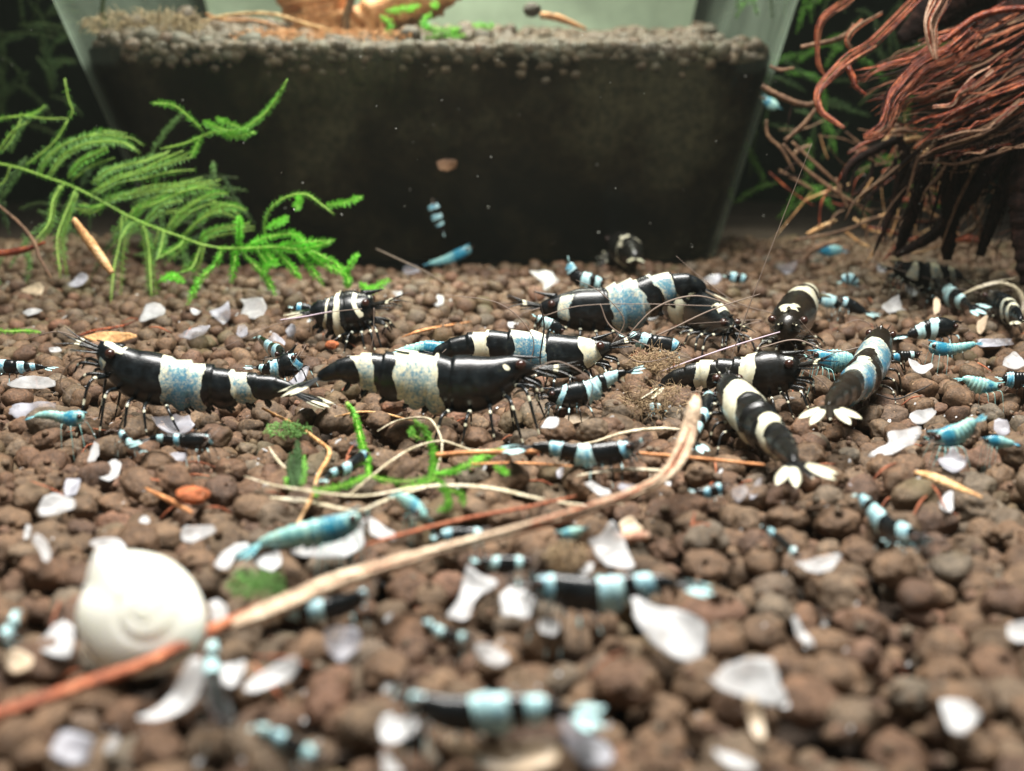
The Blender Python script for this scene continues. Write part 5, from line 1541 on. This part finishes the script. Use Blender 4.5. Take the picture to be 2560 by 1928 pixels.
for i in range(75):
    x0, y0 = rg.uniform(1830, 2300), rg.uniform(0, 580)
    a = rg.uniform(-2.2, 1.4); L = rg.uniform(70, 180)
    Fr.append(([(x0, y0), (x0 + L * .5 * math.cos(a), y0 + L * .5 * math.sin(a) - 10), (x0 + L * math.cos(a), y0 + L * math.sin(a))], 12, rg.choice([mdk, mdk, 'moss', 'moss']), 'moss_stem_dark', 1.8, 4.5, 3, rg.uniform(23.6, 26.5)))
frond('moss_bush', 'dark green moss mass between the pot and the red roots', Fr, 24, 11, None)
Fl = []
for i in range(40):
    x0, y0 = rg.uniform(-60, 140), rg.uniform(-20, 330)
    a = rg.uniform(-2.2, 1.4); L = rg.uniform(60, 140)
    Fl.append(([(x0, y0), (x0 + L * .5 * math.cos(a), y0 + L * .5 * math.sin(a) - 10), (x0 + L * math.cos(a), y0 + L * math.sin(a))], 12, mdk, 'moss_stem_dark', 1.8, 4.5, 3, rg.uniform(27, 31)))
frond('moss_bush', 'moss coloured dark for the shadow at the upper left beside the pot', Fl, 28, 12, None)


# ---------------------------------------------------------------- the pot
def rrect(z, inset=0.0, n=10):
    k = 1.48 * z / 5.7
    hw, hd = POTW + k - inset, POTD + k - inset
    r = 1.5
    out = []
    for (sx, sy, a0) in ((1, 1, 0), (-1, 1, 90), (-1, -1, 180), (1, -1, 270)):
        for i in range(n + 1):
            a = math.radians(a0 + 90 * i / n)
            out.append(Vector((POTX - 0.17 * z / 5.7 + sx * (hw - r) + r * math.cos(a), POTY + sy * (hd - r) + r * math.sin(a), z)))
    return out


pot = empty('pot', (POTX, POTY, 0))
tag(pot, 'large translucent milky plastic pot full of dark soil, standing at the back of the gravel', 'pot')
levels = [-0.3, 0.02, 1, 2, 3, 4, 5, 6, 7, 8, 9]
rings = [rrect(z) for z in levels]
m = len(rings[0])
v = [p for r in rings for p in r]
fw, fb = [], []
for i in range(len(levels) - 1):
    for j in range(m):
        q = (i * m + j, i * m + (j + 1) % m, (i + 1) * m + (j + 1) % m, (i + 1) * m + j)
        (fb if 5 <= j <= 16 else fw).append(q)
bot = rrect(-0.3)
mesh('pot_wall', v, fw, M['pot'], pot, pot.location)
mesh('pot_back_wall', v, fb, M['pot_back'], pot, pot.location)
lo, hi = rrect(9.0, -0.35), rrect(9.02, 0.05)
v = hi + lo + [p - Vector((0, 0, .35)) for p in lo]
f = [(j, (j + 1) % m, m + (j + 1) % m, m + j) for j in range(m)] + [(m + j, m + (j + 1) % m, 2 * m + (j + 1) % m, 2 * m + j) for j in range(m)]
mesh('pot_rim', v, f, M['pot_back'], pot, pot.location)


def soil_top(x, y):
    return 4.10 + 0.115 * (y - 23.0) + 0.22 * mnoise.noise(Vector((x * 0.5, y * 0.5, 5))) + 0.12 * mnoise.noise(Vector((x * 1.3, y * 1.3, 8))) + 0.25 * math.exp(-((x + 7) / 2.2) ** 2)


lv = [0.05, 0.8, 1.6, 2.4, 3.2, 3.9]
rg_ = [rrect(z, 0.12) for z in lv]
v = []; f = []
for r in rg_: v += r
v += [Vector((p.x, p.y, soil_top(p.x, p.y) - 0.05)) for p in rrect(4.1, 0.14)]
for i in range(len(lv)):
    for j in range(m):
        f.append((i * m + j, i * m + (j + 1) % m, (i + 1) * m + (j + 1) % m, (i + 1) * m + j))
nb = len(v)
NX, NY = 40, 30
for j in range(NY + 1):
    for i in range(NX + 1):
        x = POTX + (i / NX * 2 - 1) * (POTW + .5); y = POTY + (j / NY * 2 - 1) * (POTD + .5)
        v.append(Vector((x, y, soil_top(x, y) - 0.06)))
for j in range(NY):
    for i in range(NX):
        f.append((nb + j * (NX + 1) + i, nb + j * (NX + 1) + i + 1, nb + (j + 1) * (NX + 1) + i + 1, nb + (j + 1) * (NX + 1) + i))
ps = mesh('pot_soil', v, f, M['potsoil'], None, (POTX, POTY, 0))
tag(ps, 'dark packed soil seen through the milky wall of the pot', kind='stuff')
def inside(x, y, mar):
    k = 1.48 * 4.2 / 5.7 - mar
    dx, dy = abs(x - (POTX - .13)) - (POTW + k - 1.5 + 0), abs(y - POTY) - (POTD + k - 1.5 + 0)
    return math.hypot(max(dx, 0), max(dy, 0)) < 1.5


items = []
rp = random.Random(5)
for i in range(2600):
    y = 22.4 + 10 * rp.random() ** 1.3
    k = 1.48 * 4.3 / 5.7 - 0.30
    x = POTX - .1 + rp.uniform(-1, 1) * (POTW + k)
    if y < POTY - POTD - k: y = POTY - POTD - k + rp.random() * .2
    r0 = rp.uniform(0.11, 0.19) if rp.random() < .9 else rp.uniform(.2, .28)
    if not inside(x, y, r0 + 0.16): continue
    items.append((x, y, soil_top(x, y) + rp.uniform(-0.10, 0.16), r0))
for i in range(420):                     # a band of pellets pressed against the front wall below the surface
    z = 4.25 - abs(rp.gauss(0, 0.22)); k = 1.48 * z / 5.7 - 0.26
    x = POTX - .1 + rp.uniform(-1, 1) * (POTW + k - 1.0)
    items.append((x, POTY - POTD - k + rp.uniform(-.02, .05), z, rp.uniform(.10, .17)))
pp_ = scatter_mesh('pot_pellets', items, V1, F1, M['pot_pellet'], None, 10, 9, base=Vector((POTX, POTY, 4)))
tag(pp_, 'brown soil pellets heaped on top of the soil inside the pot', kind='stuff')
strand('orange_driftwood', 'thick orange driftwood stump rising inside the pot behind the pellets', 'driftwood', ypts([(800, 130), (796, 60), (780, -20), (790, -120)], 26.5), [80, 72, 84, 90], 'wood_orange', sides=18, n=40, rough=.4, seed=81)
strand('orange_driftwood', 'orange driftwood branch forking right inside the pot', 'driftwood', ypts([(820, 120), (900, 70), (985, 20), (1080, -10), (1180, -90)], 26.2), [34, 52, 56, 46, 36], 'wood_orange', sides=16, n=50, rough=.4, seed=82)
strand('dark_driftwood', 'dark root standing between the orange driftwood pieces inside the pot', 'driftwood', ypts([(872, 110), (866, 50), (880, -10), (870, -70)], 25.4), [12, 10, 11, 12], 'root_tan', seed=83)
strand('orange_twig', 'orange twig lying on the pellets inside the pot, right of its middle', 'twig', ypts([(1350, 38), (1395, 45), (1465, 72)], 25.0), [7, 8, 3], 'wood_orange', seed=84)
strand('pale_root', 'yellowish root arching over the pellets inside the pot', 'root', ypts([(500, 55), (580, 38), (680, 36), (760, 60), (830, 78)], 24.6), [3, 4, 4, 5, 3], 'straw', seed=85)
strand('pale_root', 'pinkish root lying on the pellets inside the pot at left', 'root', ypts([(515, 35), (560, 50), (640, 52), (700, 70)], 24.8), [3, 4, 4, 2], 'wood_orange', seed=86)
strand('dark_twig', 'dark stem rising from the pellets inside the pot near its left wall', 'stem', ypts([(262, 70), (256, 30), (262, -30)], 24.4), [9, 6, 4], 'moss_stem_dark', seed=87)
pit = []
for pp in ([(965, 28), (1010, 22), (1048, 12)], [(1050, 60), (1100, 78), (1150, 70)], [(1060, 95), (1110, 92), (1160, 88)], [(1180, 62), (1210, 66), (1235, 66)], [(1080, 30), (1060, 60), (1085, 80)], [(950, 40), (975, 60), (970, 85)], [(1090, 0), (1085, 20)]):
    pit.append((pp, 14, 'moss_bright', 'moss_stem', 2.2, 3.2, 4))
frond('moss_sprig', 'bright moss sprigs growing over the pellets inside the pot', pit, 24.4, 13, None)
for i, (x, y, r0, lab) in enumerate([(465, 45, 30, 'single large round dark pellet standing proud inside the pot at left'), (1330, 25, 24, 'large brown pellet behind the twig inside the pot'), (335, 60, 28, 'dark lump of soil inside the pot left of the large round pellet'), (1025, 90, 30, 'dark soil lump inside the pot against its front wall')]):
    c = P(x, y, 24.1); k = cmpx(c)
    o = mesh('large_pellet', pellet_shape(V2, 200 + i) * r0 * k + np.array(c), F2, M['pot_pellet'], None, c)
    tag(o, lab, 'pebble')
fuzz('detritus', 'ochre detritus between the pellets inside the pot at left', 'debris', 360, 60, 330, 60, 620, 'fluff', 21, 20, Yc=24.0, rpx=1.4)
fuzz('detritus', 'ochre detritus behind the pellets inside the pot in the middle', 'debris', 800, 92, 460, 40, 700, 'wood_orange', 22, 16, Yc=24.2, rpx=1.4)

# ---------------------------------------------------------------- driftwood roots, upper right
dw = empty('root_bundle', P(2560, 200, 18))
tag(dw, 'bundle of reddish-brown shredded driftwood roots hanging in from the upper right corner', 'driftwood')
db = dw.location.copy()


def bundle(pp, Y, r, mats, seed, n=8, sq=0.5):
    """a thick shredded root: many thin flat strands running side by side"""
    rb = random.Random(seed)
    A_ = np.array(pp, dtype=float); m_ = len(A_)
    T_ = np.gradient(A_, axis=0); N_ = np.stack([-T_[:, 1], T_[:, 0]], 1) / (np.linalg.norm(T_, axis=1)[:, None] + 1e-6)
    R_ = np.interp(np.linspace(0, 1, m_), np.linspace(0, 1, len(r)), r)
    Ya = [Y] * 2 if isinstance(Y, (int, float)) else Y
    n = int(n * 1.7)
    for i in range(n):
        o = -1 + 2 * (i + rb.uniform(.2, .8)) / n
        a = 0 if rb.random() < .5 else rb.randint(0, m_ // 3); e = m_ if rb.random() < .6 else rb.randint(m_ - m_ // 3, m_)
        q = [tuple(A_[j] + N_[j] * R_[j] * (o + rb.uniform(-.15, .15)) + np.array([rb.uniform(-2, 2), rb.uniform(-2, 2)])) for j in range(a, e)]
        if len(q) < 3: continue
        w_ = np.mean(R_) * rb.uniform(0.6, 1.5) / n * 1.3 + 0.8
        rs(q, [Ya[0] + (1 - abs(o)) * -0.12 + rb.uniform(-.08, .08), Ya[-1] - (1 - abs(o)) * 0.12 + rb.uniform(-.08, .08)], [w_ * .8, w_, w_, w_ * .35], rb.choice(mats), seed * 50 + i, sides=7, n=60, ridges=.4, rough=.35, flat=rb.uniform(.5, .9))


def rs(pp, Y, r, mt, seed, **k):
    return strand('root_strand', None, None, ypts(pp, Y), r, mt, parent=dw, base=db, seed=seed, **k)


bundle([(2330, -40), (2289, 0), (2184, 105), (2125, 145), (2090, 176), (2055, 215), (2045, 245), (2054, 280), (2080, 300), (2112, 321)], [17.0, 16.4], [14, 15, 12, 7, 7, 3], ['root_orange', 'root_orange', 'root_red'], 1, 5)
bundle([(2140, -20), (2110, 10), (2064, 38), (2046, 75), (2042, 130), (2048, 165), (2062, 192)], 17.6, [10, 11, 9, 7, 5, 3], ['root_orange', 'root_tan', 'root_red'], 2, 5)
bundle([(2205, 30), (2160, 55), (2130, 82), (2119, 105), (2130, 122), (2158, 135)], 17.4, [9, 9, 8, 6, 4], ['root_orange', 'root_red', 'root_tan'], 3, 4)
rs([(2002, 118), (2040, 110), (2085, 100), (2121, 82), (2135, 60)], 17.9, [5, 6, 6, 5], 'root_tan', 4)
bundle([(2375, -60), (2350, 0), (2327, 55), (2330, 110), (2340, 150)], 15.8, [30, 28, 22, 14, 8], ['root_ribbon', 'root_ribbon', 'root_red', 'root_ribbon'], 5, 10)
rs([(2620, 30), (2560, 22), (2500, 26), (2441, 43), (2400, 70), (2355, 105)], 16.6, [10, 9, 8, 8, 5], 'root_red', 6)
bundle([(2440, 80), (2400, 120), (2371, 140), (2309, 168), (2246, 234), (2227, 275), (2215, 312), (2190, 332), (2160, 345)], [16.6, 16.0], [26, 28, 30, 28, 24, 18, 8], ['root_red', 'root_red', 'root_orange', 'root_dark'], 7, 13)
bundle([(2620, 180), (2560, 203), (2480, 238), (2441, 254), (2363, 304), (2285, 371)], 16.4, [34, 34, 30, 24, 16, 8], ['root_tan', 'root_tan', 'root_red', 'root_dark'], 8, 12)
bundle([(2620, 240), (2560, 265), (2480, 324), (2363, 367), (2301, 394)], 16.2, [24, 22, 18, 12, 6], ['root_tan', 'root_red', 'root_dark'], 9, 9)
bundle([(2480, 175), (2440, 205), (2402, 234), (2380, 262), (2332, 268)], 15.9, [12, 16, 10, 7, 4], ['root_ribbon', 'root_tan', 'root_red'], 10, 6)
rs([(2120, 165), (2135, 200), (2138, 215), (2165, 237)], 16.6, [7, 8, 7, 3], 'root_red', 11)
rs([(1905, 215), (1940, 235), (1985, 255), (2020, 262), (2042, 252)], 18.5, [6, 7, 7, 4], 'root_tan', 12)
rs([(2045, 265), (2010, 310), (1962, 352)], 18.2, [5, 6, 5], 'root_tan', 13)
rs([(1925, 165), (1950, 175), (1985, 170)], 19, [4, 5, 3], 'root_tan', 14)
rg = random.Random(4)
for i in range(250):
    w = rg.random()
    s = np.array([2640, -80]) * (1 - w) + np.array([2640, 330]) * w
    e = np.array([2105, 165]) * (1 - w) + np.array([2310, 410]) * w
    sag = np.array([-20, 34]) * rg.uniform(.4, 1.4)
    a = rg.uniform(0.0, 0.62); b2 = min(1.0, a + rg.uniform(0.18, 0.5)) if rg.random() < .8 else 1.0
    jit = rg.uniform(-14, 14)
    curl = rg.choice((0, 0, 1)) * rg.uniform(5, 22)
    pp = []
    for q in range(6):
        t = a + (b2 - a) * q / 5
        p = s * (1 - t) + e * t + sag * 4 * t * (1 - t) + np.array([0, jit]) + np.array([rg.uniform(-7, 7), rg.uniform(-7, 7)])
        if q == 5: p += np.array([0, curl])
        pp.append(tuple(p))
    Yd = 16.3 + rg.uniform(-.5, 1.4) + (0.7 if w < .35 else 0)
    wd = rg.uniform(1.0, 4.5) if rg.random() < .68 else rg.uniform(7, 13)
    rs(pp, Yd, [wd * .5, wd, wd * .8, wd * .15], rg.choice(['root_red', 'root_red', 'root_orange', 'root_dark', 'root_dark', 'root_red', 'root_tan'] if w < .75 else ['root_red', 'root_tan', 'root_tan', 'root_dark']), 100 + i, sides=7, n=26, flat=rg.uniform(.15, .5), ridges=.5, rough=.5)
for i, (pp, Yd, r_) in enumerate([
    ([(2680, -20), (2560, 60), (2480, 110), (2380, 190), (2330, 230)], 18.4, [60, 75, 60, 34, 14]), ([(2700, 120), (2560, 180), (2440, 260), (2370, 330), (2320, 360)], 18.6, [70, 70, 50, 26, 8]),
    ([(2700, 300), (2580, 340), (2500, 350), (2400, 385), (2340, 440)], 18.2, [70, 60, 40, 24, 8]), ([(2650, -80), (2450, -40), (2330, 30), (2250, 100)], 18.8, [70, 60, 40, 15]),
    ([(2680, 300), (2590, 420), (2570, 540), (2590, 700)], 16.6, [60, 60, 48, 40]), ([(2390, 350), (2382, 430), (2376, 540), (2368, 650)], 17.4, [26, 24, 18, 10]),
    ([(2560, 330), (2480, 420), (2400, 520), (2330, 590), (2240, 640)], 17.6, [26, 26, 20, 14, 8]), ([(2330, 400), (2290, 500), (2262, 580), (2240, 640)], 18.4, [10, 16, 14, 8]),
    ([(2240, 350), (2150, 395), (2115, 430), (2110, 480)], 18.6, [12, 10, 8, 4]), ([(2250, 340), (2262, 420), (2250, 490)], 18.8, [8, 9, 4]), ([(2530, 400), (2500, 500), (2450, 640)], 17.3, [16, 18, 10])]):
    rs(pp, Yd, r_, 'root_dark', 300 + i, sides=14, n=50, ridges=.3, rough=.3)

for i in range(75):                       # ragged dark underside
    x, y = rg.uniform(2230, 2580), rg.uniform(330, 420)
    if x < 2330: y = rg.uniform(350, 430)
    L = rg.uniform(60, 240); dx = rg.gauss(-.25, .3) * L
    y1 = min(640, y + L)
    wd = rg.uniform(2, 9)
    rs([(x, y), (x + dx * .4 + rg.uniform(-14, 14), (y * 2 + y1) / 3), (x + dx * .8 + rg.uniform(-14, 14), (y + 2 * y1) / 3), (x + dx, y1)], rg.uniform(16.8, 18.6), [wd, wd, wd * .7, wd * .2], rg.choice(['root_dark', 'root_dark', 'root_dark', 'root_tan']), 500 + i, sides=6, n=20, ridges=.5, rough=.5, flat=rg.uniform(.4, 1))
tg = empty('root_tangle', P(2250, 600, 21))
tag(tg, 'brown tangle of fine roots and twigs behind the dark root legs at right', 'roots')
tb = tg.location.copy()


def ts(pp, Y, r, mt, seed, **k):
    return strand('rootlet', None, None, ypts(pp, Y), r, mt, parent=tg, base=tb, seed=seed, sides=6, n=22, **k)


ts([(1957, 360), (2010, 420), (2090, 480), (2184, 535)], 20, [3, 5, 5, 3], 'root_tan', 1)
ts([(1980, 355), (2050, 420), (2112, 476)], 20.2, [3, 4, 3], 'root_tan', 2)
ts([(1985, 600), (2060, 588), (2130, 570), (2190, 545), (2260, 546), (2340, 552)], 19.8, [4, 5, 5, 5, 3], 'root_tan', 3)
ts([(1915, 300), (1920, 340), (1955, 375), (1985, 430)], 20.5, [3, 4, 4, 2], 'root_tan', 4)
ts([(2090, 445), (2100, 480), (2120, 520)], 20, [4, 5, 3], 'root_tan', 5)
rg = random.Random(9)
for i in range(230):
    x, y = rg.uniform(1960, 2540), rg.uniform(300, 640)
    if x < 2130 and rg.random() < .6: continue
    if y < 300 + (x - 2100) * 0.15: y += 90
    a = rg.choice((rg.gauss(0.15, .35), rg.gauss(2.2, .4), rg.gauss(-.8, .5))); L = rg.uniform(40, 150)
    dx, dy = L * math.cos(a) / 2, L * math.sin(a) / 2
    y0, y1 = min(655, y - dy), min(655, y + dy)
    wd = rg.uniform(1.5, 4.5) if rg.random() < .85 else rg.uniform(6, 11)
    ts([(x - dx, y0), (x + rg.uniform(-12, 12), (y0 + y1) / 2 + rg.uniform(-12, 12)), (x + dx, y1)], rg.uniform(18.9, 22.5), [wd * .6, wd, wd * .5], rg.choice(['root_tan', 'root_tan', 'straw', 'root_red', 'root_dark']), 20 + i, flat=rg.uniform(.4, 1))

# ---------------------------------------------------------------- back wall of the tank, drifting specks
v = [(-57, 52, -2), (57, 52, -2), (57, 52, 11.5), (-57, 52, 11.5)]
bw = mesh('tank_back_wall', v, [(0, 1, 2, 3)], M['back'], None, (0, 52, 0), smooth=False)
tag(bw, 'dark rear glass of the aquarium far behind the pot', kind='structure')
mb = MB()
rg = random.Random(3)
for i in range(90):
    x, y = rg.uniform(0, 2560), rg.uniform(20, 640)
    Yd = rg.uniform(13, 21); c = P(x, y, Yd); k = cmpx(c)
    r0 = rg.uniform(0.7, 1.9) * k
    ax = Vector((rg.gauss(0, 1), rg.gauss(0, 1), rg.gauss(0, 1))).normalized()
    mb.add([c + ax * r0 * rg.uniform(1, 3.4), c + ax.orthogonal() * r0, c - ax.orthogonal() * r0, c + ax.cross(ax.orthogonal()) * r0, c - ax * r0], [(0, 1, 3), (0, 3, 2), (0, 2, 1), (4, 3, 1), (4, 2, 3), (4, 1, 2)])
sp = mb.build('floating_specks', M['speck'], None, (0, 17, 4), smooth=False)
tag(sp, 'tiny pale specks drifting in the water before the pot', kind='stuff')
# fine litter between the pellets
mb = MB()
for i in range(800):
    y = 4.5 + 17 * rg.random(); x = rg.uniform(-1, 1) * .47 * y
    if in_pot(x, y): continue
    c = Vector((x, y, TOP(x, y) + .012)); r0 = rg.choice((1, 1, 1, 2)) * rg.uniform(.008, .026)
    n_ = Vector((rg.gauss(0, .5), rg.gauss(-.4, .5), 1)).normalized(); e1 = n_.orthogonal().normalized(); e2 = n_.cross(e1)
    kk = rg.randint(4, 6); vs = [c + (e1 * math.cos(6.28 * q / kk) + e2 * math.sin(6.28 * q / kk) * .6) * r0 * rg.uniform(.7, 1.3) for q in range(kk)]
    vs += [p - n_ * .005 for p in vs]
    mb.add(vs, [tuple(range(kk)), tuple(range(2 * kk - 1, kk - 1, -1))] + [(q, kk + q, kk + (q + 1) % kk, (q + 1) % kk) for q in range(kk)])
fl_ = mb.build('white_crumbs', M['flake'], None, (0, 10, 0), smooth=False)
tag(fl_, 'tiny white crumbs scattered between the gravel pellets', kind='stuff')
cr = []
for i in range(2600):
    y = 4.3 + 13 * rg.random(); x = rg.uniform(-1, 1) * .48 * y
    cr.append((x, y, TOP(x, y) + .005, rg.uniform(.012, .040)))
tag(scatter_mesh('soil_crumbs', cr, V1, F1, M['pellet'], substrate, 6, 12), kind='stuff')
mb = MB()
for i in range(150):
    y = 5 + 15 * rg.random(); x = rg.uniform(-1, 1) * .47 * y
    c = Vector((x, y, TOP(x, y) + .02)); a = rg.uniform(0, 6.28); L = rg.uniform(.1, .4)
    d = Vector((math.cos(a), math.sin(a), rg.uniform(-.1, .1))) * L
    p2 = c + d; p2.z = TOP(p2.x, p2.y) + .02
    vv, ff, _ = tube([c, (c + p2) / 2 + Vector((0, 0, .03)), p2], [.006, rg.uniform(.006, .014), .004], 5, 7)
    mb.add(vv, ff)
ft = mb.build('fine_fibres', M['root_orange'], None, (0, 10, 0))
tag(ft, 'thin reddish plant fibres littering the gravel', kind='stuff')
# ---------------------------------------------------------------- slightly cloudy water
m = bpy.data.materials.new('cloudy_water')
m.use_nodes = True
nt = m.node_tree
nt.nodes.remove(nt.nodes['Principled BSDF'])
pv = nt.nodes.new('ShaderNodeVolumePrincipled')
pv.inputs['Color'].default_value = (0.80, 0.86, 0.74, 1)
pv.inputs['Density'].default_value = 0.0005
pv.inputs['Anisotropy'].default_value = 0.3
nt.links.new(pv.outputs[0], nt.nodes['Material Output'].inputs['Volume'])
x0, x1, y0, y1, z0, z1 = -58, 58, -5, 56, -3, 12
v = [(x, y, z) for x in (x0, x1) for y in (y0, y1) for z in (z0, z1)]
f = [(0, 1, 3, 2), (4, 6, 7, 5), (0, 4, 5, 1), (2, 3, 7, 6), (0, 2, 6, 4), (1, 5, 7, 3)]
hz = mesh('haze', v, f, m, None, (0, 20, 4), smooth=False)
tag(hz, 'slightly cloudy greenish aquarium water', kind='stuff')
